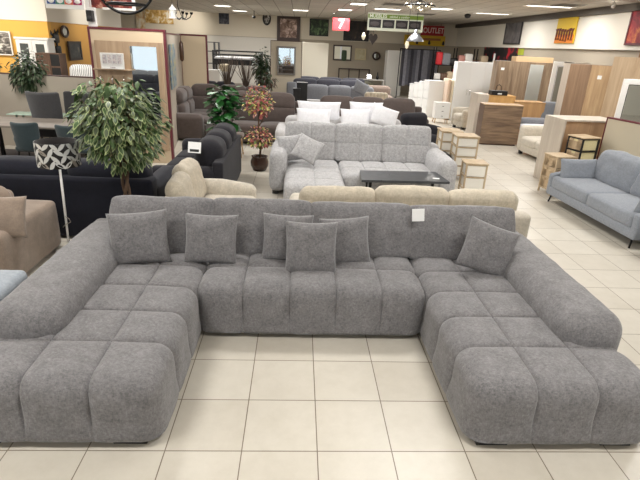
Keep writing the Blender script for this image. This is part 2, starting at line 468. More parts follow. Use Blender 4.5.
b = MB(); b.soft(-1.955, -1.50, 2.74, 4.5, .06, .635, seed=4, **A); W(b).build('armrest', M_mid, ms)
b = MB(); b.soft(1.83, 2.27, 2.74, 4.5, .06, .635, seed=5, **A); W(b).build('armrest', M_mid, ms)
b = MB(); b.soft(-1.955, 2.27, 4.40, 4.64, .06, .60, r=.07, puff=.01); W(b).build('back_frame', M_mid, ms)
b = MB(); b.box(-1.85, -.83, 2.42, 4.5, .03, .08, .005); b.box(1.15, 2.17, 2.42, 4.5, .03, .08, .005); b.box(-.85, 1.15, 3.56, 4.5, .03, .08, .005)
W(b).build('underside', M_seamdark, ms)
for (x, y) in ((-.95, 2.30), (-1.80, 2.30), (1.25, 2.30), (2.04, 2.30), (-.92, 4.3), (1.2, 4.3), (-1.8, 4.4), (2.1, 4.4), (.15, 3.62)):
    b = MB(); b.box(x-.10, x+.10, y, y+.07, 0, .055, .004); W(b).build('foot', M_black, ms)
# four leaning back cushions
for i, (x0, x1, yb, hh, rz, ry) in enumerate(((-1.64, -.745, 4.27, .475, .03, .012), (-.75, .145, 4.30, .47, 0, 0), (.145, 1.07, 4.30, .465, 0, -.008), (1.07, 2.045, 4.29, .462, -.02, -.012))):
    w = (x1-x0)/2
    def sag(P, a, i=i):
        # slightly fuller in the lower half, soft top edge dips in the middle
        k = P.z/a.z
        P.y *= 1.0 - .22*max(0, k)
        if k > .5: P.z -= .010*math.cos(P.x/a.x*PI/2)*(k-.5)*2
        return P
    b = MB(); b.soft(-w+.004, w-.004, -.115, .115, 0, hh+.02, r=.028, puff=.035, step=.03, wob=.008, seed=10+i, shape=sag, M=TRS((x0+x1)/2, yb-.085, .425, R(-20), ry, rz))
    W(b).build('back_cushion', M_mid, ms)
# price card hanging over the fourth back cushion
b = MB(); c = atY(417.5, 214, 4.15)
b.box(-.056, .056, -.002, .002, -.056, .056, .0008, M=Matrix.Rotation(R(-3), 4, 'Y') @ Matrix.Rotation(R(-12), 4, 'X'))
tag(b.build('price_card', M_paper, loc=c + Vector((0, -.03, 0))), 'blank white price card on the top edge of the rightmost back cushion', 'price tag')

# six loose square throw pillows, each its own thing
def throw(px, py, Y, w, h, lean, ry, rz, seed, label, dark=0):
    c = atY(px, py, Y)
    b = MB(); b.pillow(w, h, .17, seed=seed, M=Euler((R(lean), R(ry), R(rz)), 'XYZ').to_matrix().to_4x4())
    o = b.build('throw_pillow', M_mid, loc=c)
    return tag(o, label, 'throw pillow', 'grey throw pillows on the sectional sofa')
throw(139, 238, 3.93, .50, .46, -20, -4, 8, 1.0, 'grey throw pillow, leftmost, in the left corner of the large sectional sofa')
throw(211, 239, 3.98, .46, .44, -20, 1, 0, 2.0, 'grey throw pillow, second from the left, where left chaise meets middle seat')
throw(287.5, 238, 4.05, .45, .43, -18, 1, -2, 3.0, 'grey throw pillow behind the left edge of the front middle pillow')
throw(345, 241, 4.05, .45, .43, -18, -4, 3, 5.0, 'grey throw pillow behind the right edge of the front middle pillow')
throw(311, 248, 3.86, .45, .46, -17, 0, 0, 4.0, 'grey throw pillow standing in front of two others on the middle seat')
throw(488, 249, 3.86, .47, .45, -24, 18, -6, 6.0, 'tilted grey throw pillow alone in the right corner of the large sofa')
# ------------------------------------------------------------------ furniture makers (local frame: front faces -y, origin on the floor)
def sofa(name, label, cat, mat, loc, rotz, w, d, seat_h=.43, back_h=.85, arm_h=.62, arm_w=.2, n=2, arms=(1, 1), base_z=.08, back_t=.2, foot='block', group=None, puff=.02, step=.06, feetmat=None, split=0, seat_t=.2, lean=-12, arm_r=.07):
    t = thing(name, label, cat, loc, rotz, group)
    ix0 = -w/2 + (arm_w if arms[0] else 0); ix1 = w/2 - (arm_w if arms[1] else 0)
    yf, yb = -d/2, d/2
    b = MB(); b.soft(ix0-.01, ix1+.01, yf+.03, yb-.04, base_z, seat_h-seat_t+.02, r=.03, puff=.005, step=.2, wob=0)
    b.soft(-w/2+.02, w/2-.02, yb-back_t*.6, yb, base_z, back_h-.16, r=.05, puff=.008, step=.12, wob=.002); b.build('frame', mat, t)
    if arms[0]: b = MB(); b.soft(-w/2, -w/2+arm_w, yf+.02, yb, base_z, arm_h, r=arm_r, puff=.015, step=step); b.build('armrest', mat, t)
    if arms[1]: b = MB(); b.soft(w/2-arm_w, w/2, yf+.02, yb, base_z, arm_h, r=arm_r, puff=.015, step=step, seed=4); b.build('armrest', mat, t)
    cw = (ix1-ix0)/n
    for i in range(n):
        x0 = ix0+cw*i
        b = MB(); b.soft(x0+.004, x0+cw-.004, yf, yb-back_t-.02, seat_h-seat_t, seat_h, r=.055, puff=puff, step=step, seed=i); b.build('seat_cushion', mat, t)
        b = MB(); hh = back_h-seat_h+.06
        b.soft(-cw/2+.005, cw/2-.005, -.09, .09, 0, hh, r=.07, puff=puff*1.6, step=step, seed=20+i, groove=.025 if split else 0, w=.07, sz=(hh*.55,) if split else (), M=TRS(x0+cw/2, yb-back_t-.04, seat_h-.05, R(lean)))
        b.build('back_cushion', mat, t)
    fm = feetmat or M_black
    for sx in (-1, 1):
        for sy in (-1, 1):
            b = MB(); x, y = sx*(w/2-.12), sy*(d/2-.1)
            if foot == 'block': b.box(x-.04, x+.04, y-.04, y+.04, 0, base_z+.01, .004)
            else: b.tube([(x, y, base_z+.01), (x+sx*.03, y+sy*.03, 0)], [.016, .010], 8); b.box(x-.06, x+.06, y-.02, y+.02, base_z-.005, base_z+.008, .001)
            b.build('leg', fm, t)
    return t
def pillow(name, label, mat, loc, w, h, th, rx, ry, rz, group=None, seed=1, cat='pillow'):
    b = MB(); b.pillow(w, h, th, seed=seed, n=12); o = b.build(name, mat, loc=loc); o.rotation_euler = (R(rx), R(ry), R(rz))
    return tag(o, label, cat, group)
def wardrobe(name, label, cat, loc, rotz, w, d, h, mbody, mdoor, nd, handle=None, group=None, plinth=.06, mirror=()):
    t = thing(name, label, cat, loc, rotz, group)
    b = MB()
    b.box(-w/2, -w/2+.02, -d/2+.02, d/2, 0, h, .002); b.box(w/2-.02, w/2, -d/2+.02, d/2, 0, h, .002)
    b.box(-w/2, w/2, -d/2+.02, d/2, h-.025, h, .002); b.box(-w/2+.02, w/2-.02, d/2-.01, d/2, 0, h-.02, 0); b.box(-w/2+.02, w/2-.02, -d/2+.03, d/2, plinth-.02, plinth, 0); b.box(-w/2+.02, w/2-.02, -d/2+.05, -d/2+.07, 0, plinth, 0)
    b.build('body', mbody, t)
    dw = w/nd
    for i in range(nd):
        x0 = -w/2+dw*i
        b = MB(); b.box(x0+.002, x0+dw-.002, -d/2, -d/2+.019, plinth, h-.003, .002)
        dr = b.build('door', mdoor[i] if isinstance(mdoor, (list, tuple)) else mdoor, t)
        if i in mirror:
            b = MB(); b.box(x0+.03, x0+dw-.03, -d/2-.004, -d/2, plinth+.05, h-.06, 0); b.build('mirror_panel', M_mirror, dr)
        if handle:
            hx = x0+dw-.05 if i % 2 == 0 else x0+.05
            b = MB(); b.tube([(hx, -d/2-.0, h*.45), (hx, -d/2-.03, h*.46), (hx, -d/2-.03, h*.54), (hx, -d/2, h*.55)], .007, 6); b.build('handle', handle, dr)
    return t
def dresser(name, label, loc, rotz, w, d, h, mbody, mfront, rows, cols=1, knob=None, legs=0, mleg=None, group=None, cat='chest of drawers', gap=.006, topmat=None):
    t = thing(name, label, cat, loc, rotz, group)
    z0 = legs or .04
    b = MB(); b.box(-w/2, w/2, -d/2+.02, d/2, z0, h-.025, .003)
    if not legs: b.box(-w/2+.03, w/2-.03, -d/2+.05, d/2-.02, 0, z0+.01, 0)
    b.build('carcass', mbody, t)
    b = MB(); b.box(-w/2-.005, w/2+.005, -d/2-.005, d/2, h-.025, h, .003); b.build('top', topmat or mbody, t)
    if legs:
        for sx in (-1, 1):
            for sy in (-1, 1):
                b = MB(); b.tube([(sx*(w/2-.05), sy*(d/2-.06), z0+.01), (sx*(w/2-.03), sy*(d/2-.04), 0)], [.02, .012], 8); b.build('leg', mleg or mbody, t)
    hh = (h-.03-z0)/rows; cw = w/cols
    for r_ in range(rows):
        for c_ in range(cols):
            x0 = -w/2+cw*c_; zz = z0+hh*r_
            b = MB(); b.box(x0+gap/2, x0+cw-gap/2, -d/2, -d/2+.02, zz+gap/2, zz+hh-gap/2, .002); dr = b.build('drawer', mfront, t)
            if knob:
                b = MB(); b.tube([(x0+cw/2-.03, -d/2-.012, zz+hh/2), (x0+cw/2+.03, -d/2-.012, zz+hh/2)], .008, 6); b.box(x0+cw/2-.01, x0+cw/2+.01, -d/2-.012, -d/2, zz+hh/2-.005, zz+hh/2+.005, 0); b.build('handle', knob, dr)
    return t
def crate_tower(label, loc, rotz, w, d, h, rows, mframe, mdrawer, mfrontpanel, top, group=None):
    """narrow wooden tower with posts, a top board and open-handled boxes"""
    t = thing('drawer_tower', label, 'drawer unit', loc, rotz, group)
    p = .028
    b = MB()
    for sx in (-1, 1):
        for sy in (-1, 1): b.box(sx*(w/2-p/2)-p/2, sx*(w/2-p/2)+p/2, sy*(d/2-p/2)-p/2, sy*(d/2-p/2)+p/2, 0, h-.02, .003)
    hh = (h-.02-.10)/rows
    for r_ in range(rows+1):
        z = .08+hh*r_
        for sy in (-1, 1): b.box(-w/2+p, w/2-p, sy*(d/2-p/2)-p*.35, sy*(d/2-p/2)+p*.35, z, z+.02, .001)
        for sx in (-1, 1): b.box(sx*(w/2-p/2)-p*.35, sx*(w/2-p/2)+p*.35, -d/2+p, d/2-p, z, z+.02, .001)
    b.build('frame', mframe, t)
    b = MB(); b.box(-w/2-.012, w/2+.012, -d/2-.012, d/2+.012, h-.02, h, .004); b.build('top', top, t)
    for r_ in range(rows):
        z = .10+hh*r_+.008; z1 = z+hh-.035
        b = MB(); x0, x1, y0, y1 = -w/2+p+.003, w/2-p-.003, -d/2+.008, d/2-.012
        b.box(x0, x1, y0+.01, y1, z, z1, .003, mi=0)
        if not (mfrontpanel is mdrawer and mdrawer is not mframe): b.box(x0, x0+(x1-x0)*.34, y0, y0+.012, z, z1, .002, mi=1); b.box(x1-(x1-x0)*.34, x1, y0, y0+.012, z, z1, .002, mi=1)
        b.box(x0, x1, y0, y0+.012, z, z1 if mfrontpanel is mdrawer and mdrawer is not mframe else z1-.035, .002, mi=1)
        b.build('drawer', [mdrawer, mfrontpanel], t)
    return t
def partition(name, label, x0, y0, x1, y1, h, t=.06, mat=None, trim=None, tt=.03):
    o = thing(name, label, 'partition', (x0, y0, 0), math.atan2(y1-y0, x1-x0))
    L = math.hypot(x1-x0, y1-y0)
    b = MB(); b.box(0, L, -t/2, t/2, 0, h-tt, 0); b.build('panel', mat or M_cream, o)
    b = MB(); b.box(-tt, L+tt, -t/2-.008, t/2+.008, h-tt, h, .003); b.box(-tt, 0, -t/2-.008, t/2+.008, 0, h-tt, .003); b.box(L, L+tt, -t/2-.008, t/2+.008, 0, h-tt, .003); b.build('edge_trim', trim or M_trim, o)
    return o
def picture(name, label, cat, p0, p1, Y, mcan, frame=None, fw=.03, th=.03, X=None, group=None, oval=False, mirrorm=False):
    """flat picture on the plane y=Y (or x=X) between two image corners of the real thing; real size, real thickness"""
    f = (lambda u, v: atY(u, v, Y)) if X is None else (lambda u, v: atX(u, v, X))
    A = f(p0[0], p0[1]); B = f(p1[0], p1[1]); C = (A+B)/2
    # sizes from horizontal and vertical spans through the centre
    cu, cv = (p0[0]+p1[0])/2, (p0[1]+p1[1])/2
    l_, r_ = f(p0[0], cv), f(p1[0], cv); u_, d_ = f(cu, p0[1]), f(cu, p1[1])
    w = abs(r_.x-l_.x) if X is None else abs(r_.y-l_.y); h = abs(u_.z-d_.z)
    o = thing(name, label, cat, tuple(C), 0 if X is None else (-PI/2 if X > 0 else PI/2), group)
    n = 28
    def ring(sx, sz, y): return [Vector((sx*math.cos(2*PI*k/n), y, sz*math.sin(2*PI*k/n))) for k in range(n)]
    if oval:
        b = MB(); b.prism(ring(w/2-fw*.5, h/2-fw*.5, -th*.6), (0, th*.6, 0)); b.build('glass' if mirrorm else 'panel', mcan, o, recalc=True)
        b = MB(); b.tube(ring(w/2-fw/2, h/2-fw/2, -th/2)+[Vector((w/2-fw/2, -th/2, 0))], fw/2, 8, cap=False); b.build('frame', frame or M_black, o)
    else:
        i = fw if frame else 0
        b = MB(); b.box(-w/2+i*.8, w/2-i*.8, -th*.7, 0, -h/2+i*.8, h/2-i*.8, .001); b.build('glass' if mirrorm else 'canvas', mcan, o)
        if frame:
            b = MB()
            b.box(-w/2, w/2, -th, .0, h/2-fw, h/2, .002); b.box(-w/2, w/2, -th, .0, -h/2, -h/2+fw, .002)
            b.box(-w/2, -w/2+fw, -th, .0, -h/2+fw, h/2-fw, .002); b.box(w/2-fw, w/2, -th, .0, -h/2+fw, h/2-fw, .002); b.build('frame', frame, o)
    o['_w'] = w; o['_h'] = h
    return o

# ------------------------------------------------------------------ light grey chaise sofa
M_light = fabric('light_grey_chenille', (172,171,172), var=.22, scale=26, fine=120, bump=.3)
lg = thing('chaise_sofa', 'light grey tufted corner sofa with left chaise, behind the large grey sofa', 'sofa', (1.07, 8.0, 0))
def L(b, o): bmesh.ops.translate(b.bm, vec=(-o.location.x, -o.location.y, -o.location.z), verts=b.bm.verts); return b
b = MB(); b.soft(-.17, .70, 6.62, 8.35, .05, .43, r=.09, puff=.012, sx=(.265,), sy=(7.02, 7.44, 7.86), groove=.03, w=.1, step=.05); L(b, lg).build('chaise_seat', M_light, lg)
b = MB(); b.soft(.71, 2.22, 7.30, 8.35, .05, .43, r=.09, puff=.012, sx=(1.09, 1.465, 1.84), sy=(7.80,), groove=.03, w=.1, step=.05); L(b, lg).build('seat', M_light, lg)
b = MB(); b.soft(-.42, -.17, 7.55, 8.6, .06, .68, r=.09, puff=.02, step=.06); L(b, lg).build('armrest', M_light, lg)
b = MB(); b.soft(2.22, 2.52, 7.40, 8.6, .06, .66, r=.11, puff=.02, step=.06); L(b, lg).build('armrest', M_light, lg)
b = MB(); b.soft(-.38, 2.48, 8.42, 8.72, .06, .72, r=.08, puff=.01, step=.12); L(b, lg).build('back_frame', M_light, lg)
for i, (x0, x1) in enumerate(((-.19, .64), (.65, 1.45), (1.46, 2.28))):
    w = (x1-x0)/2
    b = MB(); b.soft(-w+.004, w-.004, -.11, .11, 0, .62, r=.05, puff=.025, sx=(0,), sz=(.31,), groove=.016, w=.05, step=.05, seed=i, M=TRS((x0+x1)/2, 8.36, .40, R(-12))); L(b, lg).build('back_cushion', M_light, lg)
for (x, y) in ((-.33, 7.64), (2.4, 7.5), (-.1, 6.8), (.6, 6.8), (-.33, 8.5), (2.4, 8.5)):
    b = MB(); b.box(x-.05, x+.05, y-.04, y+.04, 0, .07, .004); L(b, lg).build('foot', M_black, lg)
c = atY(291, 148, 7.98); pillow('throw_pillow', 'silvery grey throw pillow behind another against the left arm of the light grey sofa', M_light, c, .44, .42, .15, -15, -4, 20, 'silvery throw pillows on the light grey sofa', 1, 'throw pillow')
c = atY(307.5, 149, 7.78); pillow('throw_pillow', 'silvery grey throw pillow, tilted and in front, on the chaise of the light grey sofa', M_light, c, .42, .42, .14, -38, 22, -12, 'silvery throw pillows on the light grey sofa', 2, 'throw pillow')
# coffee table
ct = thing('coffee_table', 'long low coffee table with dark grey top and black legs, before the light grey sofa', 'table', (1.58, 7.12, 0))
b = MB(); b.prism([(-.64, -.28, .44), (.66, -.24, .44), (.60, .36, .44), (-.60, .30, .44)], (0, 0, .035)); b.build('table_top', plain('charcoal_table_top', (58,60,64), .3), ct, recalc=True)
for (x, y) in ((-.5, -.2), (.42, -.2), (.5, .22), (-.5, .2)):
    b = MB(); b.box(x-.02, x+.02, y-.02, y+.02, 0, .44, .003); b.build('leg', M_blackmetal, ct)
b = MB(); b.box(-.42, .44, -.02, .0, .38, .44, .003); b.build('rail', M_blackmetal, ct)
b = MB(); b.box(-.05, .05, -.03, .03, 0, .002, 0); tag(b.build('price_card', M_paper, loc=tuple(Vector((2.08, 7.05, .476))), rotz=-.3), 'small white card lying on the right end of the dark coffee table', 'price tag')

# ------------------------------------------------------------------ beige sofa back to back with the grey one
M_beige = fabric('cream_crushed_velvet', (186,178,164), var=.12, scale=14, fine=70, bump=.3, blot=.25)
M_beige2 = fabric('beige_velvet_cushion', (184,174,156), var=.12, scale=16, fine=70, bump=.3, blot=.25)
sb = thing('velvet_sofa', 'cream velvet three-seat sofa seen from behind the large grey sofa, facing away', 'sofa', (1.2, 5.2, 0), PI)
b = MB(); b.soft(-1.27, 1.27, .28, .46, .06, .70, r=.05, puff=.01, step=.08); b.soft(-1.05, 1.05, -.45, .3, .06, .26, r=.03, step=.2); b.build('frame', M_beige, sb)
for i in range(3):
    x0 = -1.05+.70*i
    b = MB(); b.soft(x0, x0+.695, -.5, .14, .25, .44, r=.06, puff=.02, step=.08); b.build('seat_cushion', M_beige, sb)
for i, (x0, x1, zt) in enumerate(((-1.17, -.42, .87), (-.41, .35, .89), (.36, 1.14, .86))):
    b = MB(); w = (x1-x0)/2; b.soft(-w, w, -.09, .09, 0, zt-.38, r=.075, puff=.03, step=.04, wob=.012, seed=5+i, M=TRS((x0+x1)/2, .16, .38, R(-8))); b.build('back_cushion', M_beige2, sb)
for sx in (-1, 1):
    b = MB(); b.soft(sx*1.16-.11, sx*1.16+.11, -.48, .42, .06, .60, r=.06, puff=.02, step=.08); b.build('armrest', M_beige, sb)
for sx in (-1, 1):
    for y in (-.4, .38):
        b = MB(); b.box(sx*1.15-.03, sx*1.15+.03, y-.03, y+.03, 0, .07, .003); b.build('foot', M_black, sb)
# cream loveseat at the left, facing right
sl = thing('velvet_loveseat', 'cream velvet two-seat sofa facing right, beside the variegated ficus', 'sofa', (-.96, 5.50, 0), PI/2)
b = MB(); b.soft(-.68, .68, .30, .46, .06, .68, r=.05, puff=.01, step=.08); b.soft(-.55, .55, -.42, .3, .06, .26, r=.03, step=.2); b.build('frame', M_beige, sl)
b = MB(); b.soft(-.54, .54, -.46, .2, .25, .44, r=.07, puff=.025, step=.06); b.build('seat_cushion', M_beige, sl)
for i, (xc, zt, y, rz) in enumerate(((-.27, .46, .24, .05), (.29, .49, .27, -.08))):
    b = MB(); b.soft(-.29, .29, -.08, .08, 0, zt, r=.075, puff=.04, step=.04, wob=.015, seed=8+i, M=TRS(xc, y, .40, R(-13), 0, rz)); b.build('back_cushion', M_beige2, sl)
for sx in (-1, 1):
    b = MB(); b.soft(sx*.62-.09, sx*.62+.09, -.44, .42, .06, .60, r=.07, puff=.015, step=.06, shape=lambda P, a: (P.__setitem__(2, P.z-.06*max(0, -P.y/a.y)) or P)); b.build('armrest', M_beige, sl)
for sx in (-1, 1):
    for y in (-.36, .38):
        b = MB(); b.box(sx*.6-.03, sx*.6+.03, y-.03, y+.03, 0, .07, .003); b.build('foot', M_black, sl)

# ------------------------------------------------------------------ charcoal recliner sofa with rolled back cushions
M_char = fabric('charcoal_fabric', (38,37,42), var=.12, scale=30, fine=150, sheen=.08)
rc = thing('charcoal_sofa', 'charcoal sofa seen from its back corner, price sheet on its fat headrest', 'sofa', (-1.5, 7.68, 0), -PI/2)
b = MB(); b.soft(-1.12, 1.12, .36, .50, .04, .72, r=.03, puff=.004, step=.12); b.soft(-1.0, 1.0, -.44, .4, .06, .28, r=.03, step=.2); b.build('frame', M_char, rc)
for i in range(3):
    x0 = -.92+.613*i
    b = MB(); b.soft(x0, x0+.61, -.5, .26, .27, .46, r=.06, puff=.02, step=.08); b.build('seat_cushion', M_char, rc)
    b = MB(); b.soft(x0, x0+.61, -.19, .19, 0, .52, r=.16, puff=.012, step=.06, M=TRS(0, .22, .44, R(-8))); b.build('back_cushion', M_char, rc)
for sx in (-1, 1):
    b = MB(); b.soft(sx*1.02-.11, sx*1.02+.11, -.5, .42, .05, .62, r=.08, puff=.02, step=.08); b.build('armrest', M_char, rc)
b = MB(); b.box(-.085, .085, -.002, .002, -.075, .075, 0, mi=0); b.box(-.06, .06, -.004, -.002, -.06, -.025, 0, mi=1)
c = atY(194.5, 147.5, 6.66); o = b.build('price_sheet', [M_paper, M_black], loc=c); o.rotation_euler = (R(-25), R(4), R(8)); tag(o, 'white printed price sheet on the near end of the charcoal sofa back', 'price tag')

# ------------------------------------------------------------------ long navy sofa seen from behind
M_navy = fabric('dark_navy_velvet', (28,29,38), var=.10, scale=18, fine=120, sheen=.1)
nv = thing('navy_sofa', 'long dark navy sofa seen from behind, left, behind the floor lamp', 'sofa', (-2.95, 6.12, 0), PI)
b = MB(); b.soft(-1.30, 1.60, .38, .62, .03, .74, r=.04, puff=.008, step=.1); b.soft(-1.2, 1.5, -.5, .4, .05, .28, r=.03, step=.2); b.build('frame', M_navy, nv)
for i in range(3):
    x0 = -1.22+.905*i
    b = MB(); b.soft(x0, x0+.90, -.55, .24, .27, .45, r=.06, puff=.02, step=.1); b.build('seat_cushion', M_navy, nv)
    b = MB(); b.soft(x0, x0+.90, -.16, .16, 0, .44, r=.10, puff=.02, step=.07, M=TRS(0, .36, .45, R(-4))); b.build('back_cushion', M_navy, nv)
for sx in (-1.2, 1.52):
    b = MB(); b.soft(sx-.11, sx+.11, -.55, .5, .04, .64, r=.08, puff=.02, step=.08); b.build('armrest', M_navy, nv)
# tan armchair at the left edge
M_tan = fabric('tan_brushed_fabric', (142,126,112), var=.10, scale=10, fine=120, blot=.25)
ta = thing('tan_sofa', 'tan brushed fabric sofa end with loose cushion, cut off by the left edge', 'sofa', (-3.43, 4.72, 0), 0)
b = MB(); b.soft(.34, .80, -.55, .55, .03, .555, r=.05, puff=.012, step=.06, wob=.005); b.build('armrest', M_tan, ta)
b = MB(); b.soft(-1.2, .36, -.5, .55, .03, .36, r=.05, puff=.01, step=.12); b.soft(-1.2, .36, .36, .56, .03, .66, r=.05, step=.12); b.build('frame', M_tan, ta)
b = MB(); b.soft(-.55, .32, -.52, .30, .30, .46, r=.06, puff=.02, step=.08); b.build('seat_cushion', M_tan, ta)
b = MB(); b.soft(-.42, .42, -.10, .10, 0, .44, r=.10, puff=.04, step=.05, M=TRS(-.05, .30, .28, R(-14), 0, R(6))); b.build('back_cushion', M_tan, ta)
M_tan2 = fabric('light_tan_fabric', (182,160,140), var=.10, scale=12, fine=120)
c = atY(1, 217, 4.40); pillow('throw_pillow', 'small tan scatter cushion on the tan sofa at the left edge', M_tan, c, .42, .40, .16, -25, 5, 20, None, 3, 'throw pillow')
# pale blue grey sofa end nearest the left edge
M_pblue = fabric('pale_blue_grey_fabric', (150,157,165), var=.10, scale=30, fine=160)
pb = thing('pale_blue_sofa', 'pale blue-grey sofa end beside the left arm of the large sofa', 'sofa', (-2.62, 3.22, 0), 0)
b = MB(); b.soft(.40, .62, -.35, .20, .04, .60, r=.04, puff=.012, step=.05); b.build('armrest', M_pblue, pb)
b = MB(); b.soft(-.5, .42, -.35, .20, .04, .42, r=.05, puff=.01, step=.1); b.soft(-.5, .42, .0, .20, .04, .60, r=.05, step=.08); b.build('frame', M_pblue, pb)
# ------------------------------------------------------------------ plants
M_leaf_v = plain('ficus_leaf_green', (66,90,48), .45); M_leaf_e = plain('ficus_leaf_cream_edge', (158,170,118), .5)
M_bark = wood('brown_bark', (108,84,62), (66,48,36), .8)
M_leafg = plain('bright_green_leaf', (38,92,40), .35); M_leafd = plain('dark_green_leaf', (38,62,34), .5)
M_soil = plain('dark_potting_soil', (40,30,24), .95)
def leaf(b, p, d, up, L, Wd, mi_in=0, mi_edge=None, droop=.3):
    d = d.normalized(); s = d.cross(up)
    s = s.normalized() if s.length > 1e-4 else Vector((1,0,0)); nrm = s.cross(d)
    def pt(t, w): return p + d*(L*t) + s*(w*Wd) - Vector((0,0,1))*(droop*L*t*t) - nrm*(abs(w)*.12*Wd)
    prof = [(0, .03), (.25, .42), (.5, .5), (.78, .3), (1, 0.0)]
    def strip(f0, mi, lift):
        L_, R_ = [], []
        for t, w in prof: L_.append(b.bm.verts.new(pt(.5+(t-.5)*f0, -w*f0)+nrm*lift)); R_.append(b.bm.verts.new(pt(.5+(t-.5)*f0, w*f0)+nrm*lift))
        C_ = [b.bm.verts.new(pt(.5+(t-.5)*f0, 0)+nrm*lift) for t, w in prof]
        for i in range(len(prof)-1):
            for q in ((L_[i], C_[i], C_[i+1], L_[i+1]), (C_[i], R_[i], R_[i+1], C_[i+1])):
                f = b.bm.faces.new(q); f.material_index = mi; f.smooth = True
    if mi_edge is None: strip(1, mi_in, 0)
    else: strip(1, mi_edge, 0); strip(.74, mi_in, .0015); strip(.74, mi_in, -.0015)
def rnd_dir(): 
    v = Vector((random.gauss(0,1), random.gauss(0,1), random.gauss(0,1))); return v.normalized()
def pot(t, r, h, mat, z0=0):
    b = MB(); b.lathe([(0, z0), (r*.7, z0), (r*.98, z0+h*.35), (r, z0+h*.62), (r*.82, z0+h*.9), (r*.9, z0+h), (r*.8, z0+h), (r*.76, z0+h*.88)], 24); b.build('pot', mat, t)
    b = MB(); b.lathe([(r*.77, z0+h*.86), (0, z0+h*.88)], 20); b.build('soil', M_soil, t)
# variegated ficus behind the left corner of the sofa
fc = atY(122, 150, 5.12)
fx, fy = fc.x, 5.12
fi = thing('ficus_tree', 'bushy variegated ficus tree with cream-edged leaves and twisted trunk', 'plant', (fx, fy, 0))
pot(fi, .16, .28, plain('dark_plastic_pot', (44,38,34), .5))
b = MB()
for k in range(3):
    b.tube([(.030*math.cos(2.1*k+z*9), .030*math.sin(2.1*k+z*9), .2+z) for z in [i*.06 for i in range(16)]], .017, 6)
b.build('trunk', M_bark, fi)
Cc = atY(119, 122, fy); Cz = Cc.z; dx = Cc.x-fx
def crown(u):  # lumpy umbrella
    return 1
b = MB(); bb = MB()
random.seed(11)
RXc, RZc = .43, .45
nodes = []
for k in range(34):
    a = random.uniform(0, 2*PI); e = random.uniform(-.65, 1)
    r_ = random.uniform(.55, .95)
    p = Vector((dx+RXc*r_*math.cos(a)*math.sqrt(1-e*e*.8), RXc*.9*r_*math.sin(a)*math.sqrt(1-e*e*.8), Cz+RZc*.95*e*r_))
    nodes.append(p)
    s = Vector((random.uniform(-.02,.02), random.uniform(-.02,.02), 1.08)); mid = (s+p)/2+Vector((0,0,.08))
    bb.tube([s, mid, p], [.009, .006, .003], 5)
bb.build('branches', M_bark, fi)
cnt = 0
while cnt < 1900:
    q = rnd_dir(); r_ = random.random()**.35
    p = Vector((q.x*RXc*r_, q.y*RXc*r_, q.z*RZc*r_))
    lump = 1+.22*noise.noise(q*2.3+Vector((3,1,7)))+.10*noise.noise(q*6)
    p *= lump
    # crown is a dome: cut away underside near the trunk, sides hang lower on the right
    if p.z < -.22 and (p.x*p.x+p.y*p.y) < .03 and r_ < .8: continue
    if p.z < -.30 and p.x < -.10: continue
    P = Vector((p.x+dx, p.y, p.z+Cz-.01))
    out = Vector((q.x, q.y, q.z*.3)) + rnd_dir()*.55 + Vector((0,0,-.35))
    Lf = random.uniform(.06, .095)
    leaf(b, P, out, Vector((0,0,1))+rnd_dir()*.35, Lf, Lf*.56, 0 if random.random() < .7 else 2, 1 if random.random() < (.62 if p.z < .15 else .35) else None, .45)
    cnt += 1
b.build('foliage', [M_leaf_v, M_leaf_e, plain('grey_green_leaf', (86,98,72), .5)], fi)
# big-leafed green plant
gp = thing('broadleaf_plant', 'bright green broad-leafed potted plant beyond the charcoal sofa', 'plant', (-1.38, 9.5, 0))
pot(gp, .17, .30, M_black); b = MB(); b2 = MB()
for k in range(4): b.tube([(random.uniform(-.04,.04), random.uniform(-.04,.04), .25), (random.uniform(-.1,.1), random.uniform(-.1,.1), .8), (random.uniform(-.2,.2), random.uniform(-.15,.15), 1.3)], [.012, .009, .005], 6)
b.build('stems', M_leafd, gp)
for k in range(250):
    z = random.uniform(.55, 1.48); rr = .30*(1-.45*abs(z-1.15)/.6)*random.random()**.5; a = random.uniform(0, 2*PI)
    p = Vector((rr*math.cos(a), rr*math.sin(a)*.9, z)); Lf = random.uniform(.12, .19)
    leaf(b2, p, Vector((math.cos(a), math.sin(a), random.uniform(-.4,.5)))+rnd_dir()*.4, Vector((0,0,1))+rnd_dir()*.3, Lf, Lf*.85, random.choice((0,0,1)), None, .35)
b2.build('foliage', [M_leafg, M_leafd], gp)
# artificial red and yellow tree
rp = thing('autumn_tree', 'small artificial tree with red and yellow-green leaves in a round dark brown pot', 'plant', (-.70, 9.15, 0))
pot(rp, .17, .27, plain('glazed_brown_pot', (64,44,34), .25))
b = MB(); b.tube([(0,0,.2), (.03,.0,.5), (-.02,.02,.8), (.0,0,1.1), (.02,0,1.3)], [.022,.018,.016,.012,.006], 7); b.tube([(-.02,.02,.8), (.1,0,1.0), (.14,0,1.15)], [.012,.008,.004], 6); b.tube([(.03,0,.5), (-.12,0,.62), (-.16,.02,.7)], [.012,.008,.004], 6); b.tube([(.03,0,.5), (.15,0,.58), (.2,.02,.66)], [.01,.007,.004], 6)
b.build('trunk', M_bark, rp); b = MB()
random.seed(5)
for (c, r_, n_) in (((-.02, 0, 1.26), (.27, .24, .27), 430), ((0, 0, .62), (.25, .22, .20), 280)):
    for k in range(n_):
        q = rnd_dir()*random.random()**.4; p = Vector((c[0]+q.x*r_[0], c[1]+q.y*r_[1], c[2]+q.z*r_[2]))
        Lf = random.uniform(.045, .07); leaf(b, p, q+rnd_dir()*.7, Vector((0,0,1))+rnd_dir()*.5, Lf, Lf*.7, random.choice((0,0,1,2,3)), None, .3)
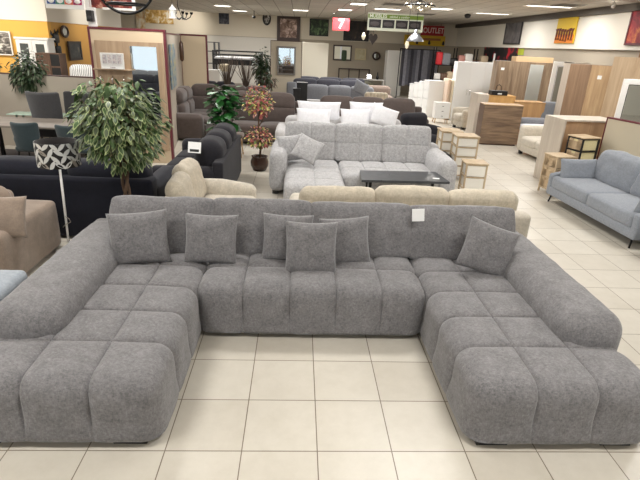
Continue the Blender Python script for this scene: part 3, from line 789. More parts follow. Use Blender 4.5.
b.build('foliage', [plain('dusty_red_leaf', (158,84,78), .5), plain('pale_yellow_leaf', (204,188,110), .5), plain('olive_leaf', (108,130,62), .5), plain('pink_leaf', (186,136,122), .5)], rp)
# wooden stool by the brown sofa (legs seen under the plants)
st = thing('wooden_stool', 'small light wooden stool between the green plant and the autumn tree', 'stool', (-1.33, 10.3, 0))
b = MB(); b.soft(-.2, .2, -.2, .2, .40, .47, r=.03, step=.06); b.build('seat', fabric('brown_seat_cloth', (96,80,70)), st)
for sx in (-1, 1):
    for sy in (-1, 1):
        b = MB(); b.tube([(sx*.14, sy*.14, .41), (sx*.18, sy*.18, 0)], [.02, .013], 8); b.build('leg', wood('light_oak_leg', (196,160,116), (170,132,90)), st)

# ------------------------------------------------------------------ floor lamp with leaf pattern drum shade
lx, ly = -2.50, 5.12
lp = thing('floor_lamp', 'floor lamp with white pole and black drum shade patterned with silver leaves', 'lamp', (lx, ly, 0))
zc = atY(58, 153, ly).z; sxo = atY(58, 153, ly).x - lx
M_shadeb = fabric('black_shade_cloth', (30,27,26), var=.05); M_silver = plain('silver_leaf_print', (214,214,210), .35, .1); M_silver2 = plain('taupe_leaf_print', (150,142,132), .4, .1)
b = MB(); r0 = .205; hs = .125
b.lathe([(r0, -hs), (r0, hs), (r0-.006, hs), (r0-.006, -hs), (r0, -hs)], 48, c=(sxo, 0, zc))
random.seed(3)
for row in range(4):
  for q_ in range(17):
    a0 = 2*PI*(q_+.5*(row % 2))/17+random.uniform(-.03, .03); z0 = -hs+.035+.063*row; th = (.85 if (q_+row) % 2 else -.75)+random.uniform(-.25, .25); Ls = random.uniform(.105, .125); Ws = .040
    ring = []
    for t_ in (0, .12, .3, .5, .7, .88, 1, .88, .7, .5, .3, .12):
        n_ = len(ring); sg = 1 if n_ < 7 else -1
        ex = (t_-.5)*Ls; ey = sg*Ws/2*math.sin(PI*t_)**.8
        u = ex*math.cos(th)-ey*math.sin(th); v = ex*math.sin(th)+ey*math.cos(th)
        zz = max(-hs, min(hs, z0+v)); aa = a0+u/r0; rr = r0+.0012+.00004*(row*17+q_)
        ring.append((sxo+rr*math.cos(aa), rr*math.sin(aa), zc+zz))
    try: b.poly(ring, mi=1 if random.random() < .72 else 2)
    except ValueError: pass
b.build('lamp_shade', [M_shadeb, M_silver, M_silver2], lp)
b = MB(); b.tube([(0, 0, .02), (sxo*.5, 0, zc*.5), (sxo, 0, zc+.02)], .0125, 10); b.build('pole', M_white, lp)
b = MB(); b.lathe([(0,0), (.14,0), (.14,.02), (.02,.03), (0,.03)], 32); b.build('base', M_white, lp)
b = MB(); b.tube([(sxo*.3+.01, -.02, .42), (sxo*.3+.05, -.03, .40), (sxo*.3+.06, -.02, .36), (sxo*.3, -.03, .33), (sxo*.3-.03, -.03, .30)], .004, 6); b.build('cord_switch', plain('clear_cord', (150,140,130), .4), lp)

# ------------------------------------------------------------------ hall panel: tall cream partition with a wood coat panel and mirror
partition('tall_partition', 'tall cream partition with burgundy edges carrying a wood coat panel and mirror', -3.67, 9.5, -2.41, 9.5, 2.38, .08, tt=.04)
M_sonoma = wood('sonoma_oak_board', (178,154,126), (150,124,98), .5)
hp = thing('coat_panel', 'sonoma oak hallway coat panel with shelf, three hooks and a mirror', 'coat rack', (-3.02, 9.44, 0))
q0 = atY(95, 47, 9.44).x+3.02; q1 = atY(163, 52, 9.44).x+3.02
b = MB(); b.box(q0, q1, -.02, .0, .25, 2.16, .002); b.build('back_board', M_sonoma, hp)
b = MB(); b.box(q0, q0+.62, -.22, -.02, 1.68, 1.70, .002); b.build('shelf', M_sonoma, hp)
for k, px in enumerate((102, 114, 125)):
    x = atY(px, 82, 9.44).x+3.02
    b = MB(); b.tube([(x, -.02, 1.57), (x, -.06, 1.55), (x, -.07, 1.47), (x, -.04, 1.45)], .010, 6); b.build('hook', M_steel, hp)
b = MB(); x0 = atY(132, 70, 9.42).x+3.02; x1 = atY(158, 70, 9.42).x+3.02
b.box(x0, x1, -.03, -.022, .75, 2.09, .001); b.build('mirror', M_mirror, hp)
o = picture('framed_sheet', 'white framed sheet of four small pictures above the coat hooks', 'picture', (101, 53), (124, 69), 9.2, M_paper, M_white, .02, .03)
b = MB()
for k in range(4): b.box(-.155+.085*k, -.095+.085*k, -.034, -.028, -.04, .10, 0)
b.box(-.04, .05, -.034, -.028, -.11, -.095, 0); b.build('print', blotch('grey_photo_print', [(.4, (150,142,150)), (.6, (214,204,200))], 30), o)

# second partition, an L behind the first
partition('grey_cream_partition', 'tall cream partition with burgundy edges behind the brown corner sofa', atY(181, 36, 14.8).x, 14.8, atY(205.5, 36, 14.8).x, 14.8, 2.36, .08, mat=plain('soft_cream_partition_paint', (206,188,160), .8), tt=.04)
M_grp = plain('greige_partition_paint', (170,160,146), .8)
partition('side_partition', 'greige side partition running back from the first cream partition, poster on it', -2.52, 9.62, atY(180.5, 60, 14.7).x, 14.7, 2.34, .06, mat=M_grp, tt=.02)
def onwall(px, py, f): # point on the side partition's right face at image column px
    A = Vector((-2.47, 9.62, 0)); B = Vector((atY(180.5, 60, 14.7).x+.04, 14.7, 0)); d = ray(px, py); n = (B-A).cross(Vector((0,0,1)))
    t = (A-Vector((0,0,CAMH))).dot(n)/d.dot(n); return Vector((0,0,CAMH))+d*t
ang = math.atan2(14.7-9.62, atY(180.5, 60, 14.7).x+2.52)
for nm, lab, cat, (pa, pb), mt, th in (('wall_poster', 'colourful poster on the greige side partition', 'poster', ((170, 44), (175, 86)), blotch('poster_blue_yellow', [(.3, (70,80,100)), (.5, (120,140,150)), (.65, (200,170,60))], 5), .02), ('carved_mask', 'narrow dark carved wooden mask on the side partition', 'wall ornament', ((177, 42), (180, 60)), None, .05)):
    A_, B_ = onwall(*pa, 0), onwall(*pb, 0); u0, u1 = onwall(pa[0], (pa[1]+pb[1])/2, 0), onwall(pb[0], (pa[1]+pb[1])/2, 0)
    w_ = (u1-u0).length; h_ = abs(A_.z-B_.z); c = (A_+B_)/2
    b = MB()
    if mt: b.box(-w_/2, w_/2, -th, 0, -h_/2, h_/2, .002); o = b.build(nm, mt, loc=c); 
    else:
        b.soft(-.07, .07, -.11, -.04, -h_/2, h_/2, r=.04, puff=.02, step=.04, shape=lambda P, a: (P.__setitem__(0, P.x*(1-.6*abs(P.z/a.z)**2)) or P)); o = b.build(nm, wood('dark_carved_wood', (80,52,34), (48,30,20)), loc=c)
    o.rotation_euler = (0, 0, ang); tag(o, lab, cat)
# ------------------------------------------------------------------ left zone: low partition, dining set, ochre corner
M_greige = plain('greige_partition_paint', (170,160,146), .8)
partition('low_partition', 'low greige half-height partition with dark edge, behind the dining tables', -7.3, 10.75, -3.78, 10.45, 1.46, .08, mat=M_greige, trim=plain('dark_brown_trim', (74,50,46), .5), tt=.02)
b = MB(); b.box(-.04, .04, 0, 3.6, 0, 1.42, .004); b.box(.04, .055, 0, 3.6, 0, .16, .002, mi=1)
tag(b.build('side_half_wall', [M_greige, M_white], loc=(-7.0, 7.3, 0), rotz=-.14), 'low greige wall with white skirting at the far left edge', 'partition')
# dark rug under the dining set
b = MB(); b.box(-1.7, 1.6, -1.3, 1.3, 0, .012, .003); tag(b.build('dark_rug', fabric('dark_brown_rug', (46,34,32), var=.3, scale=20, fine=90), loc=(-4.9, 8.9, 0)), 'very dark brown rug under the grey dining table at the left', 'rug')
b = MB(); b.box(-.5, .5, -.16, .16, 0, .02, .001)
dtb = thing('dining_table', 'long dining table with dull grey-brown top and black legs, left', 'table', (-4.72, 9.12, 0), -.03)
b.bm.free()
b = MB(); b.box(-1.0, 1.0, -.48, .48, .715, .75, .004); b.build('table_top', wood('grey_brown_table_top', (146,136,126), (112,104,96), .4, 'x'), dtb)
for sx in (-1, 1):
    for sy in (-1, 1):
        b = MB(); b.box(sx*.9-.03, sx*.9+.03, sy*.4-.03, sy*.4+.03, 0, .716, .003); b.build('leg', M_blackmetal, dtb)
gt = thing('glass_table', 'pale green glass-topped dining table behind the grey-brown one', 'table', (-5.1, 11.15-1.0, 0))
gt.location = (-4.75, 10.18-.28+.0, 0); gt.location = (-4.9, 10.15, 0)
b = MB(); b.box(-.75, .75, -.2, .2, .735, .75, .002); b.build('glass_top', plain('pale_green_glass', (186,214,196), .12), gt)
for sx in (-1, 1):
    b = MB(); b.tube([(sx*.6, -.12, .735), (sx*.6, -.12, 0)], .018, 8); b.tube([(sx*.6, .12, .735), (sx*.6, .12, 0)], .018, 8); b.tube([(sx*.6, -.12, .1), (sx*.6, .12, .1)], .012, 6); b.build('leg_frame', M_steel, gt)
M_dkch = fabric('dark_grey_chair_fabric', (70,70,72), var=.1, scale=30); M_teal = fabric('dark_teal_chair_shell', (52,64,68), var=.06, scale=30)
def chair(label, x, y, rz, mat, back_top, w=.50, shell=False, group=None):
    t = thing('dining_chair', label, 'chair', (x, y, 0), rz)
    b = MB(); b.soft(-w/2, w/2, -.24, .22, .38, .47, r=.04, puff=.015, step=.05); b.build('seat', mat, t)
    def curve(P, a): P.y -= .10*(P.x/a.x)**2*(1 if P.z > -a.z*.2 else .6); P.x *= 1 + .08*(P.z/a.z); return P
    b = MB(); b.soft(-w/2, w/2, -.035, .035, 0, back_top-.40, r=.035, puff=.01, step=.05, shape=curve, M=TRS(0, .22, .40, R(-9))); b.build('backrest', mat, t)
    for sx in (-1, 1):
        for sy in (-1, 1):
            b = MB(); b.tube([(sx*.17, sy*.15, .40), (sx*.22, sy*.20, 0)], [.016, .011], 6); b.build('leg', M_blackmetal, t)
    return t
chair('dark grey dining chair seen from behind, between the two dining tables', -4.76, 9.90, PI, M_dkch, 1.22, .56)
chair('dark grey dining chair at the far side of the glass table', -4.36, 10.0, 0, M_dkch, 1.18, .5)
chair('dark teal dining chair with rounded back before the grey-brown table', -4.50, 8.56, PI, M_teal, .86, .40)
chair('dark teal dining chair half under the long table, behind the lamp shade', -3.75, 8.56, PI, M_teal, .84, .48)
chair('dark chair seen above the lamp shade right end of long table', -3.3, 9.0, PI/2+2.6, M_dkch, .80, .46)
# trailing plant hanging over the half wall
def bush(name, label, loc, rx, ry, rz, n, L0, L1, mats, droop=.5, seed=1, stem=.0, potd=None, dens=.4):
    random.seed(seed)
    t = thing(name, label, 'plant', loc)
    if potd: pot(t, potd[0], potd[1], potd[2])
    z0 = stem
    b = MB(); 
    for k in range(7):
        a = 2*PI*k/7; b.tube([(0, 0, (potd[1]*.8 if potd else 0)), (rx*.3*math.cos(a), ry*.3*math.sin(a), z0+rz*.6), (rx*.8*math.cos(a), ry*.8*math.sin(a), z0+rz*(1+.5*math.sin(k*2.3)))], [.010, .007, .003], 5)
    b.build('stems', M_bark, t)
    b = MB()
    for k in range(n):
        q = rnd_dir()*random.random()**dens; lump = 1+.25*noise.noise(q*2.5+Vector((seed, 0, 0)))
        p = Vector((q.x*rx*lump, q.y*ry*lump, z0+rz+q.z*rz*lump)); Lf = random.uniform(L0, L1)
        leaf(b, p, q+rnd_dir()*.6+Vector((0,0,-.3)), Vector((0,0,1))+rnd_dir()*.4, Lf, Lf*.5, random.randrange(len(mats)), None, droop)
    b.build('foliage', mats, t)
    return t
M_lg1 = plain('grey_green_hanging_leaf', (84,98,72), .5)
M_oliv = plain('olive_dark_leaf', (58,72,46), .5)
b_ = bush('trailing_plant', 'round trailing green plant on top of the greige half wall, left', (-5.42, 10.6, 1.12), .34, .30, .38, 900, .07, .12, [M_leafd, M_lg1, M_oliv], seed=2)
bush('low_plant', 'dark green low plant on the half wall under the landscape picture, left edge', (-6.30, 10.68, 1.47), (.34), .10, .12, 150, .06, .10, [M_leafd, M_oliv], seed=3)
# ochre corner
picture('landscape_picture', 'black and white landscape picture on the ochre wall, cut by the left edge', 'picture', (-8, 31), (12, 55), 14.95, blotch('bw_landscape', [(.35, (36,34,32)), (.5, (110,104,98)), (.62, (226,222,214))], 3, stretch=(1, 1, 3)), M_white, .03, .04)
cb = thing('display_cabinet', 'white two-door display cabinet with glass doors against the ochre wall', 'cabinet', (atY(32.5, 50, 14.5).x, 14.7, 0))
w_ = (atY(49, 45, 14.5).x-atY(17, 45, 14.5).x)/2; hc = 2.10
b = MB(); b.box(-w_, w_, -.16, .2, 0, hc-.05, .004); b.box(-w_-.03, w_+.03, -.2, .22, hc-.05, hc, .006); b.build('body', M_white, cb)
for sx in (-1, 1):
    x0, x1 = (-w_+.01, -.004) if sx < 0 else (.004, w_-.01)
    b = MB()
    b.box(x0, x0+.09, -.2, -.16, 1.0, hc-.07, .003); b.box(x1-.09, x1, -.2, -.16, 1.0, hc-.07, .003); b.box(x0+.09, x1-.09, -.2, -.16, hc-.16, hc-.07, .003); b.box(x0+.09, x1-.09, -.2, -.16, 1.0, 1.1, .003); b.box(x0+.09, x1-.09, -.195, -.165, 1.55, 1.59, .003); dr = b.build('door', M_white, cb)
    b = MB(); b.box(x0+.09, x1-.09, -.185, -.175, 1.1, hc-.16, 0); b.build('glass_pane', plain('dark_cabinet_glass', (78,82,80), .08), dr)
    b = MB(); b.box(x0, x1, -.2, -.16, .08, .98, .003); b.build('lower_door', M_white, cb)
bs = thing('open_bookcase', 'dark brown bookcase with one door and open compartments, in the ochre corner', 'bookcase', (-6.33, 13.6, 0))
M_wal = wood('dark_walnut', (112,84,66), (78,56,44), .5)
b = MB(); b.box(-.30, .30, -.18, .18, 0, 1.76, .004); b.build('body', M_wal, bs)
b = MB(); b.box(-.29, .04, -.20, -.18, .05, 1.74, .002); b.build('door', M_wal, bs)
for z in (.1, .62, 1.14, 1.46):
    b = MB(); b.box(.06, .28, -.182, -.178, z, z+.28, 0); b.build('compartment_shade', M_black, bs)  # flat black plates on the solid body, painted shade of open compartments
picture('oval_mirror', 'small oval mirror with dark wooden frame on the ochre return wall', 'mirror', (60, 25), (67.5, 38), 0, M_mirror, plain('dark_brown_frame', (60,42,34), .4), .07, .05, X=-6.9, oval=True)
def butterfly(label, px, py, s):
    c = atX(px, py, -6.94); b = MB()
    for sy in (-1, 1):
        b.prism([(0, 0, .01*s), (0, sy*.12*s, .14*s), (0, sy*.17*s, .05*s), (0, sy*.07*s, -.01*s)], (.006, 0, 0)); b.prism([(0, 0, 0), (0, sy*.12*s, -.03*s), (0, sy*.09*s, -.12*s), (0, sy*.02*s, -.08*s)], (.006, 0, 0))
    b.tube([(.01, 0, -.08*s), (.01, 0, .08*s)], .012*s, 6)
    tag(b.build('metal_butterfly', M_black, loc=c), label, 'wall ornament', 'metal butterflies on the ochre wall')
butterfly('black metal wall butterfly, upper right of the three by the oval mirror', 56.5, 33.5, .9)
butterfly('black metal wall butterfly, upper left of the three by the oval mirror', 53.5, 36, 1.1)
c = atX(57.5, 47, -6.92); b = MB()
b.tube([(0, 0, -.5), (.01, .05, -.2), (.01, -.03, .05), (.01, .04, .3)], .03, 6); b.soft(-.02, .03, -.13, .13, .12, .34, r=.02, step=.1); b.soft(-.02, .03, -.10, .16, -.18, .02, r=.02, step=.1); b.soft(-.02, .03, -.05, .12, -.5, -.3, r=.02, step=.1)
tag(b.build('wall_sculpture', M_black, loc=c), 'black carved wall sculpture above the dark bookcase', 'wall ornament')
picture('dark_picture', 'dark grey framed picture of two pale shapes on the ochre return wall', 'picture', (68, 41), (80.5, 60), 0, blotch('dark_teal_print', [(.4, (58,62,64)), (.62, (84,86,84)), (.72, (150,140,120))], 6), plain('black_brown_frame', (44,36,34), .4), .08, .05, X=-6.9)
# bench with zebra striped cushions behind the half wall
zb = thing('striped_sofa', 'white and black striped sofa just visible over the half wall beside the bookcase', 'sofa', (-5.35, 13.2, 0))
m_, nt, bsd = newmat('black_white_stripes')
wv = N(nt, 'ShaderNodeTexWave', i_Scale=7.0, i_Distortion=3.0); nt.links.new(coords(nt), wv.inputs['Vector']); nt.links.new(ramp(nt, wv.outputs['Fac'], [(.0, (.05,.05,.05)), (.25, (.5,.5,.5)), (.4, (.8,.8,.78))]), bsd.inputs['Base Color']); bsd.inputs['Roughness'].default_value = .9
b = MB(); b.soft(-.6, .6, -.4, .4, .06, .45, r=.06, step=.1); b.build('seat', m_, zb)
b = MB(); b.soft(-.45, .45, .1, .35, .4, 1.50, r=.1, puff=.03, step=.1); b.build('backrest', m_, zb)

# ------------------------------------------------------------------ brown corner sofa and its neighbour
M_brown = fabric('mauve_brown_microfibre', (82,72,68), var=.10, scale=14, fine=120, blot=.2)
cs = thing('brown_corner_sofa', 'mauve-brown corner sofa with plump headrests beside the cream partitions', 'sofa', (-2.4, 13.0, 0))
def LC(b): return L(b, cs)
b = MB(); b.soft(-3.05, -2.25, 11.75, 12.1, .04, .60, r=.10, puff=.02, step=.08); LC(b).build('armrest', M_brown, cs)
b = MB(); b.soft(-3.1, -2.2, 12.0, 14.3, .04, .36, r=.05, step=.2); b.soft(-2.3, -1.0, 13.3, 14.3, .04, .36, r=.05, step=.2); b.soft(-3.12, -2.85, 12.0, 14.35, .04, .8, r=.06, step=.2); b.soft(-3.1, -.9, 14.1, 14.35, .04, .8, r=.06, step=.2); LC(b).build('frame', M_brown, cs)
for (y0, y1) in ((12.1, 12.75), (12.75, 13.4)):
    b = MB(); b.soft(-2.95, -2.2, y0+.005, y1, .28, .47, r=.07, puff=.02, step=.08); LC(b).build('seat_cushion', M_brown, cs)
    b = MB(); b.soft(-3.05, -2.72, y0+.005, y1, .40, .82, r=.10, puff=.03, step=.07); LC(b).build('back_cushion', M_brown, cs)
    b = MB(); b.soft(-3.08, -2.76, y0+.01, y1, .78, 1.10, r=.10, puff=.03, step=.07); LC(b).build('headrest', M_brown, cs)
for (x0, x1) in ((-2.9, -2.15), (-2.15, -1.45), (-1.45, -.85)):
    b = MB(); b.soft(x0+.005, x1, 13.35, 14.0, .28, .47, r=.07, puff=.02, step=.08); LC(b).build('seat_cushion', M_brown, cs)
    b = MB(); b.soft(x0+.005, x1, 13.85, 14.2, .40, .82, r=.10, puff=.03, step=.07); LC(b).build('back_cushion', M_brown, cs)
    b = MB(); b.soft(x0+.01, x1, 13.9, 14.25, .78, 1.10, r=.10, puff=.03, step=.07); LC(b).build('headrest', M_brown, cs)
sofa('brown_recliner', 'mauve-brown recliner sofa behind the autumn tree', 'sofa', M_brown, (-.85, 11.95, 0), 0, 2.1, .95, .46, 1.10, .68, .32, 2, back_t=.26, split=1, puff=.035, step=.08, arm_r=.14)
sofa('brown_sofa', 'mauve-brown sofa behind the white pillows, only its back showing', 'sofa', M_brown, (1.78, 12.6, 0), 0, 2.9, .95, .46, 1.02, .66, .26, 3, back_t=.24, puff=.03, step=.1)
# white sofa piled with white pillows
M_wf = fabric('white_fabric', (232,232,236), var=.05, scale=12, fine=80, bump=.3)
M_lf = fabric('pale_grey_fabric', (196,194,194), var=.08, scale=20)
ws = sofa('pale_sofa', 'pale grey sofa loaded with large white pillows behind the light grey sofa', 'sofa', M_lf, (1.0, 10.55, 0), 0, 2.9, 1.0, .42, .78, .60, .2, 3, step=.1)
for (p0, p1, Y, rx, rz, lab, sd) in (((297, 101.5), (341, 121), 10.85, -12, 0, 'large white pillow at the left of the white pillow heap', 1), ((349, 103), (383, 121), 10.85, -12, 0, 'large white pillow, second from left at the back of the heap', 2), ((296, 113), (331, 123), 10.5, -30, 0, 'small white pillow in front at the left of the heap', 3), ((340, 114), (370, 123), 10.5, -30, 0, 'small white pillow in front at the middle of the heap', 4), ((370, 107), (399, 126), 10.55, -20, 10, 'rumpled white pillow at the right end of the heap', 5)):
    c = atY((p0[0]+p1[0])/2, (p0[1]+p1[1])/2, Y); w2 = atY(p1[0], 110, Y).x-atY(p0[0], 110, Y).x; h2 = max(.42, atY(320, p0[1], Y).z-atY(320, p1[1], Y).z)
    pillow('white_pillow', lab, M_wf, c, w2, h2, .18, rx, (18 if sd == 5 else 0), rz, 'white pillows on the pale sofa', sd)
b = MB(); b.soft(-.35, .35, -.35, .35, .06, .42, r=.1, step=.08); b.soft(-.35, .35, .15, .4, .3, .85, r=.1, step=.08); b.soft(-.42, -.28, -.3, .35, .2, .6, r=.06, step=.08); b.soft(.28, .42, -.3, .35, .2, .6, r=.06, step=.08)
tag(b.build('dark_armchair', M_char, loc=(2.85, 11.4, 0), rotz=.5), 'dark grey rounded armchair right of the white pillow heap', 'armchair')

# ------------------------------------------------------------------ far sofas between the mauve-brown ones and the bed
M_gf = fabric('mid_grey_fabric', (128,130,136), var=.1, scale=20); M_dk = fabric('dark_slate_fabric', (58,58,66), var=.1, scale=20); M_tanf = fabric('camel_fabric', (166,142,112), var=.1, scale=14)
def P0(px, py, z): v = atZ(px, py, z); return v
sofa('camel_sofa', 'camel brown low-backed sofa beyond the white pillows, seen from behind', 'sofa', M_tanf, (1.85, 14.9, 0), PI, 2.3, .9, .42, .80, .62, .2, 2, step=.12)
sofa('grey_sofa', 'mid-grey three-seat sofa right of the black boxes, far back', 'sofa', M_gf, (1.35, 16.6, 0), 0, 2.7, .95, .44, .98, .66, .22, 3, step=.12, puff=.03)
sofa('slate_sofa', 'dark slate sofa before the white door, far back', 'sofa', M_dk, (1.1, 18.8, 0), 0, 3.0, .95, .44, 1.02, .66, .22, 3, step=.12, puff=.03)
sofa('slate_corner_sofa', 'dark slate sofa furthest back, in front of the white door', 'sofa', M_dk, (1.3, 20.7, 0), 0, 3.2, .95, .44, .98, .66, .22, 3, step=.12, puff=.03)
c = atY(361, 88, 16.3); pillow('scatter_cushion', 'light grey scatter cushion on the right end of the grey sofa far back', M_gf, c, .5, .42, .16, -20, 25, 10, None, 1, 'throw pillow')
c = atY(362, 82, 17.8); b = MB(); b.soft(-.32, .32, -.3, .3, -.16, .16, r=.12, step=.08)
bf = thing('brown_armchair', 'rounded taupe armchair at the right end of the far dark sofas', 'armchair', (2.85, 18.0, 0)); b.bm.free()
M_taup = fabric('taupe_fabric', (128,112,102), var=.1)
b = MB(); b.soft(-.45, .45, -.4, .4, .05, .45, r=.08, step=.1); b.build('seat', M_taup, bf)
b = MB(); b.soft(-.45, .45, .15, .42, .4, .95, r=.12, step=.1); b.build('backrest', M_taup, bf)
b = MB(); b.soft(-.46, -.28, -.4, .3, .3, .66, r=.08, step=.1); b.soft(.28, .46, -.4, .3, .3, .66, r=.08, step=.1); b.build('armrests', M_taup, bf)
cr = thing('cream_rattan_chair', 'cream ribbed armchair back beside the camel sofa', 'armchair', (2.45, 15.72, 0))
b = MB(); b.soft(-.34, .34, -.3, .3, .1, .45, r=.06, step=.1); b.build('seat', M_beige2, cr)
b = MB(); b.soft(-.36, .36, .12, .3, .4, .92, r=.07, step=.05, sx=(-.22, -.11, 0, .11, .22), groove=.02, w=.05); b.build('backrest', M_beige2, cr)
for sx in (-1, 1):
    b = MB(); b.box(sx*.28-.025, sx*.28+.025, -.26, .26, 0, .11, .003); b.build('leg', M_black, cr)
for (p0, p1, Y, lab) in (((297, 82), (307, 98), 15.6, 'taller black box behind the mauve-brown sofa'), ((293.5, 88), (300, 98), 15.3, 'shorter black box left of the taller one'), ((287, 82.5), (296, 92), 17.5, 'small blue-grey chair back left of the black boxes')):
    a0 = atY(p0[0], p0[1], Y); a1 = atY(p1[0], p1[1], Y); w_ = a1.x-a0.x
    t = thing('black_box' if 'box' in lab and 'small blue' not in lab else 'grey_chair', lab, 'box' if 'small blue' not in lab else 'chair', ((a0.x+a1.x)/2, Y, 0))
    mt_ = M_black if 'small blue' not in lab else M_gf
    if 'small blue' in lab:
        b = MB(); b.soft(-w_/2, w_/2, .15, .22, .4, a0.z, r=.03, step=.1); b.build('backrest', mt_, t); b = MB(); b.soft(-w_/2, w_/2, -.2, .2, .38, .46, r=.03, step=.1); b.build('seat', mt_, t)
        for sx in (-1, 1):
            b = MB(); b.tube([(sx*w_*.4, -.15, .4), (sx*w_*.42, -.17, 0)], .015, 6); b.tube([(sx*w_*.4, .15, .4), (sx*w_*.42, .17, 0)], .015, 6); b.build('legs', M_blackmetal, t)
    else:
        b = MB(); b.box(-w_/2, w_/2, -.2, .2, 0, a0.z-.05, .006); b.build('body', mt_, t); b = MB(); b.box(-w_/2-.01, w_/2+.01, -.21, .21, a0.z-.05, a0.z, .006); b.build('lid', mt_, t)
# white stand with small items between boxes and grey sofa
b = MB(); b.box(-.2, .2, -.15, .15, 0, .62, .004); b.box(-.22, .22, -.17, .17, .62, .65, .003); tag(b.build('white_stand', M_lf, loc=(atY(313, 95, 15.7).x, 15.7, 0)), 'small pale grey stand between the black boxes and the grey sofa', 'side table')

# ------------------------------------------------------------------ tall free panel with mirror, white door, back wall objects
partition('mirror_partition', 'cream free-standing partition with dark edges carrying a tall mirror', -1.08, 20.0, .08, 20.0, 2.32, .08, mat=plain('stone_partition_paint', (186,176,158), .8), trim=plain('dark_brown_trim', (74,50,46), .5), tt=.02)
picture('tall_mirror', 'tall rectangular mirror with grey frame on the stone coloured partition', 'mirror', (277, 46.5), (295.5, 75), 19.95, M_mirror, plain('grey_mirror_frame', (120,116,110), .4), .06, .04, mirrorm=True)
wd = thing('white_door_panel', 'plain pale slab door standing right of the mirror partition', 'door panel', (.64, 22.0, 0))
b = MB(); b.box(-.5, .5, -.03, .03, 0, 2.27, .004); b.build('slab', plain('pale_door_paint', (206,200,184), .5), wd)
b = MB(); b.box(.5, .56, -.05, .05, 0, 2.30, .004); b.box(-.56, -.5, -.05, .05, 0, 2.30, .004); b.box(-.5, .5, -.05, .05, 2.27, 2.30, .003); b.build('frame', plain('pale_door_paint', (206,200,184), .5), wd)
YB = 27.90; YU = 27.92
fr_dk = plain('dark_wood_frame', (58,40,34), .4)
def lit(n): pass
mw = picture('lit_wall_mirror', 'mirror with a painted bright reflection of a window and plant on the back wall above the bed', 'mirror', (333, 45), (351.5, 60.5), 27.96, plain('painted_bright_reflection', (236,234,216), .3), fr_dk, .07, .06)  # opaque pale panel: the reflection is painted, not mirror glass
b = MB(); b.box(-.12, -.04, -.055, -.045, -.35, .35, 0); tag_ = b.build('print', [plain('painted_curtain_reflection', (246,248,255), .3)], mw)  # white strip painted as the reflected curtain
b = MB(); b.soft(-.02, .22, -.06, -.045, -.38, .12, r=.007, step=.1, wob=0); b.build('plant_print', M_leafd, mw)  # green shape painted as the reflected plant
picture('square_canvas', 'pale square canvas between the bright mirror and the round mirror', 'picture', (355, 48.5), (366, 60), 27.96, blotch('olive_pale_canvas', [(.4, (176,166,134)), (.6, (190,182,152))], 3), plain('pale_gold_frame', (190,176,140), .5), .06, .04)
picture('round_mirror', 'small round mirror with dark frame on the back wall', 'mirror', (372, 51.5), (380.5, 60.5), 27.95, M_mirror, fr_dk, .10, .06, oval=True)
picture('small_dark_painting', 'small square dark blue painting, upper back wall at the left', 'painting', (219, 13), (229, 24), YU, blotch('dark_blue_canvas', [(.35, (30,32,40)), (.5, (62,66,80)), (.65, (110,110,116))], 4), None, .03, .05)
picture('oval_wall_ornament', 'black and white oval wall ornament hung high on the back wall', 'wall ornament', (262.5, 11.5), (271, 25.5), YU, blotch('bw_ornament', [(.42, (30,28,28)), (.5, (120,116,112)), (.6, (226,224,220))], 9), M_black, .08, .06, oval=True)
picture('floral_painting', 'large brown framed painting with pale pink blossom, back wall', 'painting', (277, 15.5), (300, 41), YU, blotch('blossom_canvas', [(.35, (84,60,50)), (.5, (140,116,104)), (.62, (214,190,180))], 4), fr_dk, .16, .08)
picture('green_painting', 'dark green rounded painting left of the red banner, back wall', 'painting', (309.5, 19), (328.5, 36), YU, blotch('dark_green_canvas', [(.35, (22,32,24)), (.5, (48,66,46)), (.66, (120,150,100))], 3), M_black, .05, .06)
picture('dark_landscape_painting', 'large nearly black landscape painting right of the red banner', 'painting', (343.5, 21), (369, 41), YU, blotch('black_brown_canvas', [(.4, (22,20,22)), (.6, (54,44,40)), (.7, (110,90,70))], 3), M_black, .05, .06)
# bed with slatted headboard
bd = thing('metal_bed', 'bed with dark framed rectangular headboard against the back wall', 'bed', (atY(354, 75, 27.7).x, 26.8, 0))
b = MB()
for x in (-.82, -.28, .28, .82): b.box(x-.03, x+.03, .93, .98, 0, 1.10, .004)
b.box(-.85, .85, .93, .98, 1.06, 1.12, .004); b.box(-.85, .85, .93, .98, .5, .56, .004); b.build('headboard', fr_dk, bd)
b = MB(); b.soft(-.82, .82, -1.0, .92, .28, .52, r=.06, puff=.01, step=.2); b.build('mattress', fabric('pale_sage_bedding', (176,176,150), var=.1), bd)
b = MB(); b.box(-.85, .85, -1.02, .93, .14, .28, .01); b.build('bed_frame', fr_dk, bd)
for sx in (-1, 1):
    for y in (-.95, .8):
        b = MB(); b.box(sx*.8-.03, sx*.8+.03, y-.03, y+.03, 0, .14, .003); b.build('leg', fr_dk, bd)
dk = thing('white_desk', 'white desk with shelf standing left of the tall white cupboard, back wall', 'desk', (3.55, 25.3, 0))
b = MB(); b.box(-.62, .62, -.3, .3, .72, .76, .003); b.build('table_top', M_white, dk)
for sx in (-1, 1): b = MB(); b.box(sx*.6-.02, sx*.6+.02, -.28, .28, 0, .72, .003); b.build('side_panel', M_white, dk)
b = MB(); b.box(-.58, .58, .0, .28, .38, .41, .003); b.build('shelf', M_white, dk)
b = MB(); b.lathe([(0, 0), (.06, 0), (.075, .1), (.03, .2), (.02, .3), (.03, .33), (0, .33)], 16); tag(b.build('dark_vase', M_black, loc=(3.85, 25.2, .761)), 'slim dark vase standing on the white desk', 'vase')
